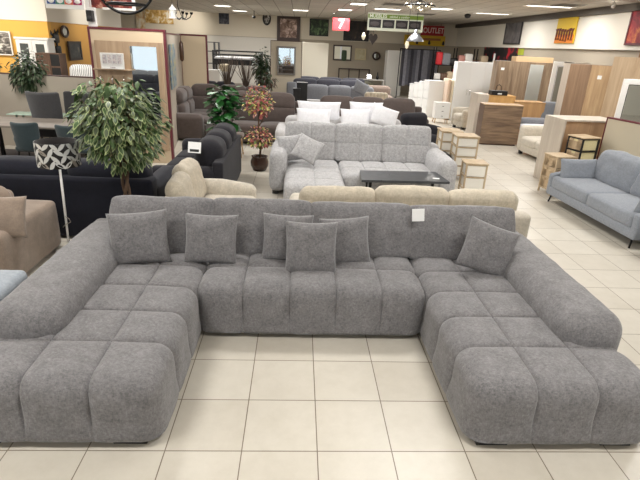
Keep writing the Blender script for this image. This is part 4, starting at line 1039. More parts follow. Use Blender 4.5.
b = MB(); b.box(-.12, .12, -.01, .01, 0, .22, .004); o = b.build('photo_frame', M_steel, loc=(3.45, 25.25, .765)); o.rotation_euler = (R(-12), 0, 0); tag(o, 'small silver photo frame standing on the white desk', 'picture frame')
wardrobe('tall_cupboard', 'tall narrow white cupboard left of the hanging grey curtains', 'wardrobe', (4.72, 25.9, 0), 0, .80, .7, 2.12, M_white, plain('pale_grey_lacquer', (214,212,206), .35), 1)
0 and wardrobe('white_side_cupboard', 'greyish narrow cupboard side standing just left of the tall white cupboard', 'wardrobe', (4.10, 26.3, 0), 0, .40, .6, 2.05, M_lf, M_lf, 1)
# dark fabric samples hanging from a rail
cu = thing('curtain_rack', 'black rail rack with long hanging dark grey and silver curtains', 'curtain rack', (5.6, 24.2, 0))
b = MB(); b.tube([(-.95, 0, 2.22), (.95, 0, 2.22)], .02, 8); b.build('rail', M_blackmetal, cu)
for sx in (-1, 1):
    b = MB(); b.tube([(sx*.93, 0, 0), (sx*.93, 0, 2.22)], .02, 8); b.box(sx*.93-.03, sx*.93+.03, -.3, .3, 0, .03, .002); b.build('stand', M_blackmetal, cu)
random.seed(9)
cm = [fabric('dark_plum_curtain', (92,88,98), var=.25, scale=10), fabric('silver_grey_curtain', (190,188,196), var=.2, scale=10), fabric('slate_curtain', (140,138,148), var=.2, scale=10)]
for k in range(12):
    x0 = -.86+.145*k; hz = random.uniform(.50, .66)+.0
    b = MB(); n_ = 16; a_, c_ = [], []
    for i in range(n_+1):
        x = x0+.145*i/n_; y = .05*math.sin(i/n_*4*PI+k)+random.uniform(-.01, .01)
        a_.append(b.bm.verts.new((x, y*.5, 2.2))); c_.append(b.bm.verts.new((x, y, hz)))
    for i in range(n_):
        f = b.bm.faces.new((a_[i], a_[i+1], c_[i+1], c_[i])); f.smooth = True
    bmesh.ops.solidify(b.bm, geom=list(b.bm.faces), thickness=.008)
    b.build('hanging_curtain', cm[(0,1,2,0,2,1,0,1,1,2,0,1)[k]], cu)
# bunk bed, shelves, plants in the far left bay
bk = thing('bunk_bed', 'black metal bunk bed frame behind bare branches, far left bay', 'bed', ((atY(217, 50, 22).x+atY(258, 52, 22).x)/2, 22.2, 0))
b = MB()
for x in (-.98, .98):
    for y in (-.45, .45): b.box(x-.03, x+.03, y-.03, y+.03, 0, 1.85, .004)
for y in (-.45, .45):
    b.box(-.98, .98, y-.02, y+.02, 1.30, 1.52, .004); b.box(-.98, .98, y-.015, y+.015, 1.66, 1.70, .003); b.box(-.98, .98, y-.015, y+.015, 1.81, 1.85, .003); b.box(-.98, .98, y-.02, y+.02, .3, .4, .004)
for x in (-.98, .98):
    for z in (.4, 1.3, 1.6, 1.8): b.box(x-.015, x+.015, -.45, .45, z, z+.04, .003)
b.build('frame', M_black, bk)
b = MB(); b.soft(-.94, .94, -.42, .42, 1.36, 1.60, r=.06, step=.2); b.build('mattress', M_lf, bk)
b = MB(); b.soft(-.94, .94, -.42, .42, .34, .52, r=.06, step=.2); b.build('mattress', fabric('taupe_bedding', (150,140,128)), bk)
b = MB(); b.soft(-.2, .2, -.05, .05, 0, .28, r=.04, step=.1); tag(b.build('lamp_shade_cube', fabric('cream_shade', (222,208,180)), loc=(-3.05, 21.4, 1.05)), 'cream square box lying at the left end of the bunk bed', 'box'); 
b = MB(); b.box(-.25, .25, -.2, .2, 0, 1.05, .005); tag(b.build('white_plinth', M_white, loc=(-3.05, 21.4, 0)), 'white plinth below the cream square box by the bunk bed', 'cabinet')
ls = thing('lattice_shelf', 'tall dark open metal shelf between the cream partition and bunk bed', 'shelf', (atY(210.5, 50, 23.4).x, 23.4, 0))
b = MB()
for x in (-.38, .18, .38): b.box(x-.02, x+.02, -.15, .15, 0, 2.15, .002)
for z in (.3, .9, 1.25, 1.75, 2.12): b.box(-.38, .38, -.15, .15, z, z+.03, .002)
b.build('frame', plain('dark_grey_metal', (72,72,76), .4, .5), ls)
wardrobe('white_low_cabinet', 'white low cabinet standing below the lattice shelf, behind the partition edge', 'cabinet', (-3.65, 20.6, 0), 0, 1.1, .5, 1.15, M_white, M_white, 2)
sofa('black_low_sofa', 'low black sofa in front of the white low cabinet, far left bay', 'sofa', M_dk, (-3.0, 18.6, 0), 0, 1.7, .9, .42, .82, .6, .2, 2, step=.12)
random.seed(21)
for (lab, x, y, s) in (('tall bare twig arrangement in front of the bunk bed', -2.45, 17.7, 1.05), ('second bare twig arrangement right of the first', -1.85, 18.0, 1.0)):
    t = thing('bare_branches', lab, 'plant', (x, y, 0)); b = MB(); b.lathe([(0,0), (.12,0), (.16,.3), (.10,.5), (.12,.55), (.1,.55), (.09,.5)], 16); b.build('vase', plain('dark_vase_glaze', (70,62,58), .3), t)
    b = MB()
    for k in range(44):
        a = random.uniform(0, 2*PI); r_ = random.uniform(.1, .50)
        b.tube([(0, 0, .5), (r_*.35*math.cos(a), r_*.35*math.sin(a), 1.0*s), (r_*math.cos(a), r_*math.sin(a), random.uniform(1.3, 1.75)*s)], [.013, .011, .006], 4)
    b.build('twigs', plain('grey_brown_twig', (92,78,68), .8), t)
bush('tall_dark_tree', 'tall dark green artificial tree left of the mirror partition', (-1.42, 20.4, 0), .38, .3, .62, 420, .12, .20, [M_leafd, M_oliv], seed=8, stem=.75, potd=(.16, .3, M_black))
bush('brown_leaf_plant', 'brown-red leafy plant in front of the dark green tree', (-1.15, 18.2, 0), .36, .25, .24, 240, .10, .16, [plain('brown_dry_leaf', (84,62,48), .6), M_oliv], seed=9, stem=.72, potd=(.14, .3, M_black))
sofa('dark_teal_sofa', 'dark sofa standing in front of the bare twigs', 'sofa', M_dk, (-1.9, 16.3, 0), 0, 1.5, .9, .42, .84, .6, .18, 2, step=.12)
for (lab, px, py, s) in (('white swan ornament on the far dark sofa behind green plant', 232, 76, 1), ('pale flower ornament standing before the bare twigs', 240.5, 79, .8)):
    c = atY(px, py+4, 15.7); t = thing('white_ornament', lab, 'ornament', (c.x, 16.15, .44)); b = MB()
    b.lathe([(0, 0), (.10*s, 0), (.14*s, .08), (.08*s, .2), (.04*s, .34), (.06*s, .44*s), (0, .5*s)], 14); b.build('body', M_white, t)
# ------------------------------------------------------------------ right side
M_bluegrey = fabric('blue_grey_linen', (134,139,147), var=.12, scale=34, fine=170)
def blue_sofa(label, x, y, rz):
    t = thing('blue_grey_sofa', label, 'sofa', (x, y, 0), rz)
    b = MB(); b.soft(-1.07, 1.07, -.47, .46, .13, .27, r=.02, puff=.004, step=.15, wob=.001); b.soft(-1.03, 1.03, .33, .47, .2, .66, r=.05, puff=.01, step=.1); b.build('frame', M_bluegrey, t)
    for k in range(2):
        x0 = -.96+.96*k
        b = MB(); b.soft(x0+.003, x0+.957, -.47, .24, .26, .44, r=.035, puff=.02, step=.06, seed=k); b.build('seat_cushion', M_bluegrey, t)
        b = MB(); b.soft(-.475, .475, -.11, .11, 0, .48, r=.075, puff=.05, step=.045, wob=.02, seed=k+3, M=TRS(x0+.48, .24, .41, R(-17))); b.build('back_cushion', M_bluegrey, t)
    for sx in (-1, 1):
        def slope(P, a):
            P.z -= .10*max(0, -P.y/a.y)*(P.z/a.z*.5+.5); return P
        b = MB(); b.soft(sx*1.02-.055, sx*1.02+.055, -.47, .44, .14, .56, r=.035, puff=.006, step=.08, shape=slope); b.build('armrest', M_bluegrey, t)
        b = MB(); b.pillow(.62, .36, .17, M=TRS(sx*.90, -.10, .56, R(-16), R(0), PI/2*-sx), seed=3+sx, n=14, pinch=.05, pw=3.5); b.build('arm_cushion', M_bluegrey, t)
    for sx in (-1, 1):
        for sy in (-1, 1):
            b = MB(); b.tube([(sx*.98, sy*.40, .14), (sx*1.0, sy*.43, 0)], .014, 8); b.tube([(sx*.98, sy*.40, .128), (sx*.84, sy*.36, .128)], .009, 8); b.build('leg', M_blackmetal, t)
    return t
blue_sofa('blue-grey linen two-seat sofa on thin black legs at the right edge, full length seen', 4.66, 6.66, -PI/2+.05)
blue_sofa('second blue-grey sofa nearest the camera at the right edge, only its corner visible', 4.86, 4.40, -PI/2+.05)
partition('low_cream_partition', 'low cream partition with burgundy top edge behind the blue-grey sofa', 5.42, 8.50, 6.25, 4.2, 1.30, .07, mat=plain('pale_cream_partition', (206,196,174), .8), tt=.025)
M_pgw = wood('whitewashed_board', (204,194,180), (186,174,160), .5)
M_tanw = wood('tan_board', (190,156,122), (172,138,106), .5)
bx = thing('open_back_cabinet', 'pale grey-white cabinet with tan inside, turned end-on by the blue-grey sofa', 'cabinet', (5.28, 9.05, 0), .08)
b = MB(); b.box(-.56, -.53, -.32, .34, 0, 1.20, .003); b.box(-.53, .56, -.32, .34, 1.17, 1.20, .003); b.box(.53, .56, -.32, .34, 0, 1.17, .003); b.build('body', M_pgw, bx)
b = MB(); b.box(-.53, -.0, -.24, -.22, .02, 1.17, .002); b.build('inner_panel', M_tanw, bx)
b = MB(); b.box(0.003, .53, -.24, -.22, .02, 1.17, .002); b.build('inner_panel', M_tanw, bx)
M_pine = wood('pale_pine', (202,182,152), (180,156,124), .5); M_pine2 = wood('plywood_front', (196,174,142), (176,150,118), .5); M_cwhite = plain('matte_white_box', (236,232,222), .6); M_yel = fabric('cream_cloth_side', (226,214,168), var=.05)
crate_tower('black-framed drawer tower with pine fronts behind the blue-grey sofa arm', (5.00, 8.42, 0), -PI/2+.25, .36, .36, .97, 4, M_black, M_yel, M_pine2, M_pine)
crate_tower('pale pine three-drawer tower at the far end of the blue-grey sofa', (4.50, 8.16, 0), -PI/2+.15, .36, .34, .68, 3, M_pine, M_pine, M_pine2, M_pine)
crate_tower('tall pine drawer tower with white boxes, nearest of the tall pair', (3.12, 9.05, 0), -.06, .40, .72-.30, .82, 4, M_pine, M_cwhite, M_cwhite, M_pine)
crate_tower('tall pine drawer tower with white boxes, farther of the tall pair', (2.98, 9.58, 0), -.06, .40, .42, .82, 4, M_pine, M_cwhite, M_cwhite, M_pine)
crate_tower('low pine drawer tower with white boxes in front of the taller ones', (3.00, 8.05, 0), -.10, .36, .36, .54, 2, M_pine, M_cwhite, M_cwhite, M_pine)
b = MB(); b.soft(-.3, .3, -.3, .3, .04, .42, r=.06, step=.1); tag(b.build('dark_pouf', M_char, loc=(2.62, 9.35, 0)), 'dark grey pouf half hidden behind the light grey sofa arm', 'pouf')
M_cr2 = fabric('oatmeal_fabric', (200,192,178), var=.12, scale=24)
sofa('oatmeal_sofa', 'oatmeal two-seat sofa on the right, facing left, beside the cabinet end', 'sofa', M_cr2, (5.85, 10.95, 0), -PI/2+.08, 1.7, .95, .44, .82, .66, .2, 2, step=.08)
# brown dresser and the things behind it
M_brw = wood('walnut_grain_laminate', (146,122,98), (88,70,56), .5, 'x', 1.6); M_brwd = wood('walnut_side', (104,80,64), (84,62,48), .5)
M_oak = wood('honey_oak', (200,162,116), (176,138,94), .45); M_mel = wood('yellow_oak_drawer_back', (218,174,112), (200,154,94), .45)
dresser('brown_dresser', 'walnut-grain six-drawer chest in the aisle, right of centre', (5.24, 12.85, 0), -.08, .98, .48, 1.03, M_brwd, M_brw, 6, gap=.004, topmat=wood('tan_dresser_top', (190,160,124), (168,138,104), .4, 'x'))
wardrobe('pale_side_panel', 'pale grey tall-sided cabinet end just left of the walnut chest', 'cabinet', (5.05, 14.0, 0), -.05, .30, .7, 1.18, M_pgw, M_pgw, 1)
dresser('yellow_oak_chest', 'yellow-oak chest rising behind the walnut chest, black basket on top', (5.62, 14.1, 0), -.05, .80, .5, 1.15, M_mel, M_mel, 2, 2)
bkt = thing('black_basket', 'black box with wire loop handle on top of the yellow-oak chest', 'basket', (5.55, 14.0, 1.151)); b = MB(); b.box(-.22, .22, -.14, .14, 0, .12, .006); b.build('box', M_black, bkt)
b = MB(); b.tube([(.0-.08, 0, .12), (-.06, 0, .24), (0, 0, .28), (.06, 0, .24), (.08, 0, .12)], .010, 6); b.build('handle', M_blackmetal, bkt)
b = MB(); b.box(-.06, .06, -.143, -.14, .03, .06, 0); b.build('label', M_paper, bkt)
dresser('honey_oak_chest', 'honey-oak chest right of and behind the walnut chest', (6.42, 14.0, 0), -.05, .85, .5, 1.02, M_oak, M_oak, 1, 1, gap=.002)
M_whl = plain('white_lacquer_door', (224,224,222), .3)
wardrobe('white_wardrobe', 'white three-door wardrobe with steel handles behind the dressers', 'wardrobe', (5.98, 17.3, 0), -.10, 1.40, .6, 1.92, M_whl, M_whl, 3, M_steel)
ca = sofa('small_beige_armchair', 'small beige armchair between the white wardrobe and the pale cabinet end', 'armchair', M_beige, (5.30, 15.4, 0), -PI/2+.2, .75, .8, .44, .80, .60, .14, 1, step=.1)
# stepped row of white chests seen from their ends
for k in range(5):
    hgt = 1.0+.08*k; y = 19.55-.52*k
    if k < 4: dresser('white_chest', ('lowest and farthest', 'second farthest', 'middle-height', 'tallest and nearest')[k]+' of the stepped white chests in the back aisle', (4.62+.06*k, y, 0), -PI/2+.12, .50, .58, hgt, M_whl, M_whl, 4, gap=.02)
dresser('white_nightstand', 'small white three-drawer nightstand with wooden legs and dark knobs', (4.72, 16.45, 0), -.05, .48, .4, .66, M_whl, M_whl, 3, knob=M_black, legs=.16, mleg=M_oak, cat='nightstand')
for k, (x, lab, mt_) in enumerate(((5.02, 'pinkish beige padded headboard leaning beyond the white nightstand', fabric('pink_beige_velvet', (196,172,150), var=.08)), (5.28, 'cream padded headboard standing next to the white wardrobe', fabric('pale_cream_cloth', (222,208,182), var=.06)))):
    b = MB(); b.soft(-.05, .05, -.40, .40, 0, 1.34-.02*k, r=.045, puff=.01, step=.1); o = b.build('headboard', mt_, loc=(x+.12-.14*k, 17.62, 0)); o.rotation_euler = (0, 0, -.05); tag(o, lab, 'headboard')
# walnut wardrobe with mirror strip, right
M_sw = wood('truffle_oak', (152,132,108), (108,88,70), .5)
wardrobe('truffle_oak_wardrobe', 'truffle-oak wardrobe with a mirrored middle door, right', 'wardrobe', (6.98, 15.75, 0), -.12, 1.85, .6, 2.02, M_sw, M_sw, 4, None, mirror=(2,))
c = atY(504, 69, 15.3); b = MB(); b.box(-.05, .05, -.002, .002, -.035, .035, 0); tag(b.build('paper_label', M_paper, loc=c+Vector((0, .10, 0)), rotz=-.12), 'tiny white label on the leftmost door of the truffle-oak wardrobe', 'price tag')
b = MB(); b.box(-.55, .55, -.25, .25, 0, .15, .004); tag(b.build('carton', plain('tan_cardboard', (196,166,128), .8), loc=(7.15, 15.8, 2.021), rotz=-.12), 'long flat tan carton lying on top of the truffle-oak wardrobe', 'box')
# white door with mirror panel and whitewashed cabinet side
wdm = thing('white_mirror_door', 'white arched-top door with a tall mirror, leaning right of the truffle-oak wardrobe', 'door panel', (atY(559, 90, 14.4).x, 14.4, 0), -.1)
b = MB(); b.box(-.30, .30, -.03, .03, 0, 2.08, .004); b.build('slab', M_white, wdm)
b = MB(); b.box(-.17, .17, -.04, -.03, .95, 1.95, 0); b.build('mirror', M_mirror, wdm)
b = MB(); b.box(-.20, -.17, -.05, -.03, .92, 1.98, .003); b.box(.17, .20, -.05, -.03, .92, 1.98, .003); b.box(-.17, .17, -.05, -.03, .92, .95, .003); b.box(-.17, .17, -.05, -.03, 1.95, 1.98, .003); b.build('mirror_frame', M_lf, wdm)
wardrobe('whitewashed_cabinet', 'tall whitewashed wardrobe seen from its side, left of the oak wardrobes', 'wardrobe', (7.28, 13.4, 0), 0, .42, .5, 2.10, M_pgw, M_pgw, 1)
M_wo1 = wood('natural_oak_door', (194,166,128), (162,130,96), .45); M_wo2 = wood('brown_oak_side', (150,122,96), (122,96,74), .5); M_wo3 = wood('sand_oak_side', (198,174,144), (174,148,118), .45)
wardrobe('oak_wardrobe', 'natural oak wardrobe with brown side and a small white label, right', 'wardrobe', (7.02, 11.93, 0), -PI/2+.55, 1.05, .6, 2.08, M_wo2, [M_wo2, M_wo1], 2)
wardrobe('sand_oak_wardrobe', 'tallest sand-oak wardrobe at the right edge beside the white framed mirror', 'wardrobe', (7.05, 10.35, 0), -PI/2+.45, 1.0, .6, 2.28, M_wo3, M_wo3, 2)
c = atY(599.5, 77.5, 10.9); b = MB(); b.box(-.05, .05, -.002, .002, -.04, .04, 0); tag(b.build('paper_label', M_paper, loc=atX(599.5, 77.5, 6.68), rotz=-PI/2+.45), 'small white label on the natural oak wardrobe door', 'price tag')
mm = thing('standing_mirror', 'large leaning mirror with wide white frame at the right edge', 'mirror', (6.55, 9.35, 0), -.25)
for (x0, x1, z0, z1) in ((-.45, .45, 0, .10), (-.45, .45, 1.80, 1.90), (-.45, -.35, .10, 1.80), (.35, .45, .10, 1.80)):
    b = MB(); b.box(x0, x1, -.03, .03, z0, z1, .008); b.build('frame_side', M_white, mm)
b = MB(); b.box(-.35, .35, -.01, .0, .10, 1.80, 0); b.build('glass', M_mirror, mm)
b = MB(); b.box(-.36, -.34, -.02, -.008, .09, 1.81, 0); b.box(-.34, .36, -.02, -.008, 1.79, 1.81, 0); b.build('inner_edge', M_black, mm)
b = MB(); b.box(-.22, .22, -.22, .22, 0, .42, .006); tag(b.build('brown_carton', plain('brown_cardboard', (132,96,64), .8), loc=(7.20, 10.30, 2.281), rotz=.1), 'brown carton box on top of the tall sand-oak wardrobe', 'box')
# grey bed bench and chair between the chests and the cabinet
ob = thing('orange_bench', 'low upholstered day bed with grey top and orange-brown front behind the oatmeal sofa', 'bench', (6.40, 12.75, 0))
b = MB(); b.box(-.55, .55, -.3, .3, .0, .40, .006); b.build('base', plain('orange_brown_board', (200,130,80), .5), ob)
b = MB(); b.soft(-.58, .58, -.32, .32, .40, .54, r=.04, step=.1); b.build('mattress', M_wf, ob)
b = MB(); b.soft(-.58, .3, .1, .32, .54, .68, r=.05, step=.1); b.build('bolster', M_gf, ob)
gc = thing('grey_blue_chair', 'pale blue-grey upholstered chair before the white mirror door', 'chair', (7.05, 13.55, 0), .15)
b = MB(); b.soft(-.24, .24, -.24, .24, .40, .5, r=.04, step=.08); b.build('seat', M_bluegrey, gc)
b = MB(); b.soft(-.24, .24, -.04, .04, 0, .58, r=.04, puff=.02, step=.08, M=TRS(0, .22, .45, R(-8))); b.build('backrest', M_bluegrey, gc)
for sx in (-1, 1):
    for sy in (-1, 1): b = MB(); b.tube([(sx*.18, sy*.18, .41), (sx*.22, sy*.22, 0)], [.018, .012], 6); b.build('leg', M_blackmetal, gc)
# display rack with goods behind the white wardrobe
rk = thing('goods_rack', 'dark shelf rack of assorted goods behind the white wardrobe', 'shelf', (7.2, 22.5, 0))
b = MB()
for x in (-1.35, -.45, .45, 1.35):
    for y in (-.2, .2): b.box(x-.02, x+.02, y-.02, y+.02, 0, 2.35, 0)
for z in (.3, 1.0, 1.62): b.box(-1.35, 1.35, -.22, .22, z, z+.03, 0)
b.build('frame', M_blackmetal, rk)
random.seed(4)
goods = [('white','box',M_white),('black','box',M_black),('red','box',plain('signal_red', (196,34,44), .5)),('brown','box',M_wal),('pink','box',plain('dusty_pink', (196,140,130), .6)),('grey','box',M_gf),('cream','box',M_cream)]
for z, zz in ((1.031, 'lower'), (1.651, 'top')):
    x = -1.28; i = 0
    names = ['leftmost', 'second', 'third', 'fourth', 'fifth', 'sixth', 'seventh', 'rightmost']
    while x < .80 and i < 8:
        w_ = random.uniform(.22, .34); h_ = random.uniform(.22, .52); g = goods[(i*3+(2 if z > 1.5 else 0)) % 7]
        b = MB(); b.soft(-w_/2, w_/2, -.15, .15, 0, h_, r=.03, step=.1, wob=.01)
        tag(b.build('goods_bag', g[2], loc=(7.2+x+w_/2+.01, 22.5, z)), f'{g[0]} bag, {names[i]} on the {zz} shelf of the goods rack', 'bag', 'bags on the goods rack')
        x += w_+.03; i += 1
pw = MB(); pw.tube([(0,0,0), (0,0,2.2)], .04, 8); pw.lathe([(0,0),(.2,0),(.2,.03),(0,.03)], 16); tag(pw.build('white_pole', M_white, loc=(8.0, 21.2, 0)), 'white upright pole rising above the white wardrobe', 'pole')
# dark wall cloth with red pattern
picture('red_black_banner', 'black banner with a red swirl low on the right wall, behind the wardrobes', 'banner', (484, 47), (518, 63), 0, blotch('black_red_print', [(.42, (26,24,28)), (.56, (40,36,40)), (.64, (190,30,46))], 1.6), None, .03, .03, X=8.45)
picture('lime_panel', 'small lime-green panel low on the right wall beside the black banner', 'sign', (518.5, 48.5), (524, 55), 0, plain('lime_green', (170,180,60), .6), None, .03, .03, X=8.45)
# posters on the right upper wall
picture('grey_wall_poster', 'large dark grey picture hung high on the right wall', 'poster', (506, 18.5), (522, 45), 0, blotch('grey_print', [(.4, (76,74,76)), (.6, (112,108,108))], 2), plain('dark_frame', (52,48,50), .4), .05, .05, X=8.34)
yp = picture('yellow_wall_poster', 'yellow to orange picture with a row of dark figures, high on the right wall', 'poster', (557.5, 16.5), (576.5, 44), 0, plain('canary_yellow_canvas', (226,190,40), .6), None, .03, .05, X=8.34)
hw, hh_ = yp['_w'], yp['_h']
b = MB(); b.box(-hw/2+.01, hw/2-.01, -.042, -.036, -hh_/2+.01, -hh_*.18, 0); b.build('orange_field', plain('orange_canvas_field', (222,128,26), .6), yp)
b = MB(); random.seed(6)
for k in range(7):
    x = -hw/2+hw*(k+.6)/7.4; z = -hh_*.12+random.uniform(-.03, .03)
    b.soft(x-.035, x+.035, -.052, -.04, z-.12, z+.06, r=.006, step=.1, wob=0); b.tube([(x, -.046, z), (x+.08, -.046, z+.12)], .014, 5); b.tube([(x, -.046, z), (x-.08, -.046, z+.10)], .014, 5); b.tube([(x, -.046, z-.1), (x+.04, -.046, z-.22)], .014, 5); b.tube([(x, -.046, z-.1), (x-.04, -.046, z-.22)], .014, 5)
    b.box(x-.03, x+.03, -.052, -.04, z+.06, z+.12, 0)
b.build('dark_figures', plain('brown_figure_paint', (104,44,24), .6), yp)
for k in range(3):
    p_ = (508+24*k)
rpp = picture('red_wall_poster', 'dark red picture high on the right wall, cut by the right edge', 'poster', (630, 8), (652, 46), 0, blotch('red_print', [(.38, (96,18,30)), (.52, (150,30,40)), (.64, (208,120,60))], 2.2), plain('maroon_frame', (92,22,34), .5), .05, .05, X=8.34)
# things behind the camera that the hall-panel mirror shows
sofa('black_recliner', 'black recliner sofa by the shop windows, seen only in the coat panel mirror', 'sofa', fabric('black_leatherette', (44,44,50), var=.05), (-5.0, .9, 0), PI-.2, 2.0, .95, .46, 1.0, .66, .26, 2, step=.1, split=1)
sofa('grey_mirror_recliner', 'grey recliner sofa beyond the black one, seen only in the coat panel mirror', 'sofa', M_gf, (-6.0, -1.3, 0), PI+.3, 2.0, .95, .46, 1.0, .66, .26, 2, step=.1, split=1)
# ------------------------------------------------------------------ hanging signs and lamps
def wire(b, x, y, z0, mi=0): b.tube([(x, y, z0), (x, y, 0)], .004, 5, mi=mi)
def hang(name, label, cat, x, y, rz=0): return thing(name, label, cat, (x, y, ZC), rz)
def zrel(z): return z-ZC
# white sign with coloured blocks
Y = 9.2
a0 = atY(44, -8, Y); a1 = atY(85, 9.5, Y); s1 = hang('hanging_sign', 'white hanging sign with blue, green, orange and magenta blocks, upper left', 'sign', (a0.x+a1.x)/2, Y)
w_ = (a1.x-a0.x)/2; zb_ = zrel(atY(64, 9, Y).z); zt = zb_+.46
b = MB(); b.box(-w_, w_, -.012, .012, zb_, zt, .002); b.build('board', M_white, s1)
for k, (nm, c) in enumerate((('blue', (52,84,150)), ('green', (70,140,120)), ('orange', (226,116,92)), ('magenta', (170,40,100)))):
    x0 = -w_+.03+(2*w_-.06)*k/4; x1 = x0+(2*w_-.06)/4-.004
    b = MB(); b.box(x0, x1, -.016, -.012, zb_+.07, zb_+.17, 0, mi=0); b.soft((x0+x1)/2-.035, (x0+x1)/2+.035, -.02, -.015, zb_+.10, zb_+.14, r=.002, step=.05, wob=0, mi=1); b.build('colour_block', [plain(nm+'_print', c, .5), M_white], s1)
b = MB(); wire(b, -w_*.8, 0, zt); wire(b, w_*.8, 0, zt); b.build('wire', M_steel, s1)
# red and white banner pair behind the ring lamp
M_redp = blotch('red_banner_print', [(.38, (86,26,24)), (.5, (132,50,40)), (.63, (196,150,130))], 8)
a0 = atY(84, -6, 9.9); a1 = atY(136, 11, 9.9); s2 = hang('red_hanging_banner', 'reddish-brown hanging banner with pale strips behind the ring lamp', 'banner', (a0.x+a1.x)/2, 9.9)
w_ = (a1.x-a0.x)/2; zb_ = zrel(atY(110, 10, 9.9).z)
b = MB(); b.box(-w_+.08, -w_+.5, -.01, .01, zb_+.02, zb_+.5, .001); b.box(w_-.42, w_-.06, -.01, .01, zb_+.04, zb_+.5, .001); b.box(-w_+.5, w_-.42, -.01, .01, zb_+.16, zb_+.5, .001); b.build('print', M_redp, s2)
b = MB(); b.box(-w_, -w_+.08, -.01, .01, zb_, zb_+.5, .001); b.box(w_-.06, w_, -.01, .01, zb_, zb_+.5, .001); b.box(-w_+.3, w_-.06, -.012, .012, zb_, zb_+.04, .001); b.build('white_edge', M_white, s2)
b = MB(); wire(b, -w_*.8, 0, zb_+.5); wire(b, w_*.8, 0, zb_+.5); b.build('wire', M_steel, s2)
# black hoop pendant
c = atY(124, -19, 5.2); rl = hang('hoop_pendant', 'large upright black hoop pendant at the top edge, left', 'ceiling lamp', c.x, 5.2)
zc_ = zrel(c.z); rr = (atY(154, -19, 5.2).x-atY(124, -19, 5.2).x)
b = MB(); b.tube([(rr*math.cos(2*PI*k/48), 0, zc_+rr*math.sin(2*PI*k/48)) for k in range(49)], .013, 8, cap=False); b.build('hoop', M_blackmetal, rl)
b = MB(); b.tube([(rr*.62*math.cos(2*PI*k/40), rr*.62*math.sin(2*PI*k/40), zc_-rr*.70) for k in range(41)], .010, 8, cap=False); b.build('inner_ring', M_blackmetal, rl)
b = MB(); b.tube([(0, 0, zc_+rr), (0, 0, 0)], .006, 6); b.lathe([(0, -.03), (.06, -.03), (.06, 0), (0, 0)], 16); b.build('suspension', M_blackmetal, rl)
b = MB(); b.lathe([(0, zc_-rr*.2), (.05, zc_-.0), (.03, zc_+.09), (0, zc_+.10)], 16); b.tube([(0, 0, zc_+.08), (0, 0, zc_+rr)], .004, 5); b.build('bulb_holder', M_blackmetal, rl)
# black loudspeaker at the partition corner
spk = thing('loudspeaker', 'small black loudspeaker on a white bracket above the tall partition corner', 'speaker', tuple(atY(90.3, 16, 9.5)))
b = MB(); b.box(-.05, .05, -.06, .06, -.09, .09, .008); b.build('cabinet', M_black, spk)
b = MB(); b.box(-.07, .07, .05, .10, -.20, .14, .003); b.tube([(0, .08, -.2), (0, .08, zrel(-.0)+ZC-spk.location.z-.14-.0)], .0, 4) if False else None; b.tube([(0, .075, .1), (0, .075, ZC-spk.location.z)], .012, 6); b.build('bracket', M_white, spk)
b = MB(); b.lathe([(0, 0), (.035, 0), (.035, .004), (0, .006)], 16, M=TRS(0, -.061, -.03, R(90))); b.build('cone', plain('dark_grey_cone', (48,48,50), .6), spk)
# patterned golden cloth banner on the back left
picture('golden_cloth_banner', 'golden and white patterned cloth pinned high on the back wall, left', 'banner', (145, 8.5), (173, 23.5), 27.9, blotch('golden_pattern', [(.36, (150,108,50)), (.5, (206,170,100)), (.62, (232,224,206))], 3.5), None, .03, .04)
picture('golden_cloth_strip', 'narrow golden and white cloth strip left of the patterned banner', 'banner', (136, 7), (144.5, 28.5), 27.9, blotch('golden_strip', [(.36, (190,140,80)), (.5, (226,206,170)), (.62, (236,230,216))], 2.5), None, .03, .04)
# lantern
c = atY(172.5, 11, 10); ln = hang('lantern', 'white hanging lantern left of centre near the ceiling', 'lantern', c.x, 10.0)
z0 = zrel(atY(172.5, 18, 10).z); z1 = zrel(atY(172.5, 6, 10).z)
b = MB(); b.lathe([(.075, z1-.06), (.02, z1), (.01, z1+.03), (0, z1+.03)], 8); b.lathe([(0, z0-.01), (.075, z0-.01), (.075, z0+.01), (0, z0+.01)], 8); b.build('cap_and_base', M_white, ln)
for k in range(4):
    a = PI/2*k+.5; b = MB(); b.tube([(.06*math.cos(a), .06*math.sin(a), z0), (.06*math.cos(a), .06*math.sin(a), z1-.06)], .006, 5); b.build('corner_post', M_white, ln)
b = MB(); b.lathe([(.05, z0+.01), (.05, z1-.065)], 12); b.build('glass', plain('frosted_glass', (206,206,200), .3), ln)
b = MB(); wire(b, 0, 0, z1+.02); b.build('cord', M_blackmetal, ln)
# dark chandelier next to the lantern
c = atY(182, 17, 11.5); dc = hang('dark_chandelier', 'small dark curly chandelier right of the white lantern', 'chandelier', c.x, 11.5)
zz = zrel(c.z)
b = MB(); b.tube([(0, 0, zz), (-.08, 0, zz+.2), (-.05, 0, 0)], .008, 6); b.build('stem', M_blackmetal, dc)
for k in range(5):
    a = 2*PI*k/5; b = MB(); b.tube([(0, 0, zz), (.08*math.cos(a), .08*math.sin(a), zz-.05), (.17*math.cos(a), .17*math.sin(a), zz+.0), (.20*math.cos(a), .20*math.sin(a), zz+.06)], .010, 6); b.lathe([(.0, zz+.05), (.03, zz+.06), (.035, zz+.10)], 8, c=(.2*math.cos(a), .2*math.sin(a), 0)); b.build('arm', M_blackmetal, dc)
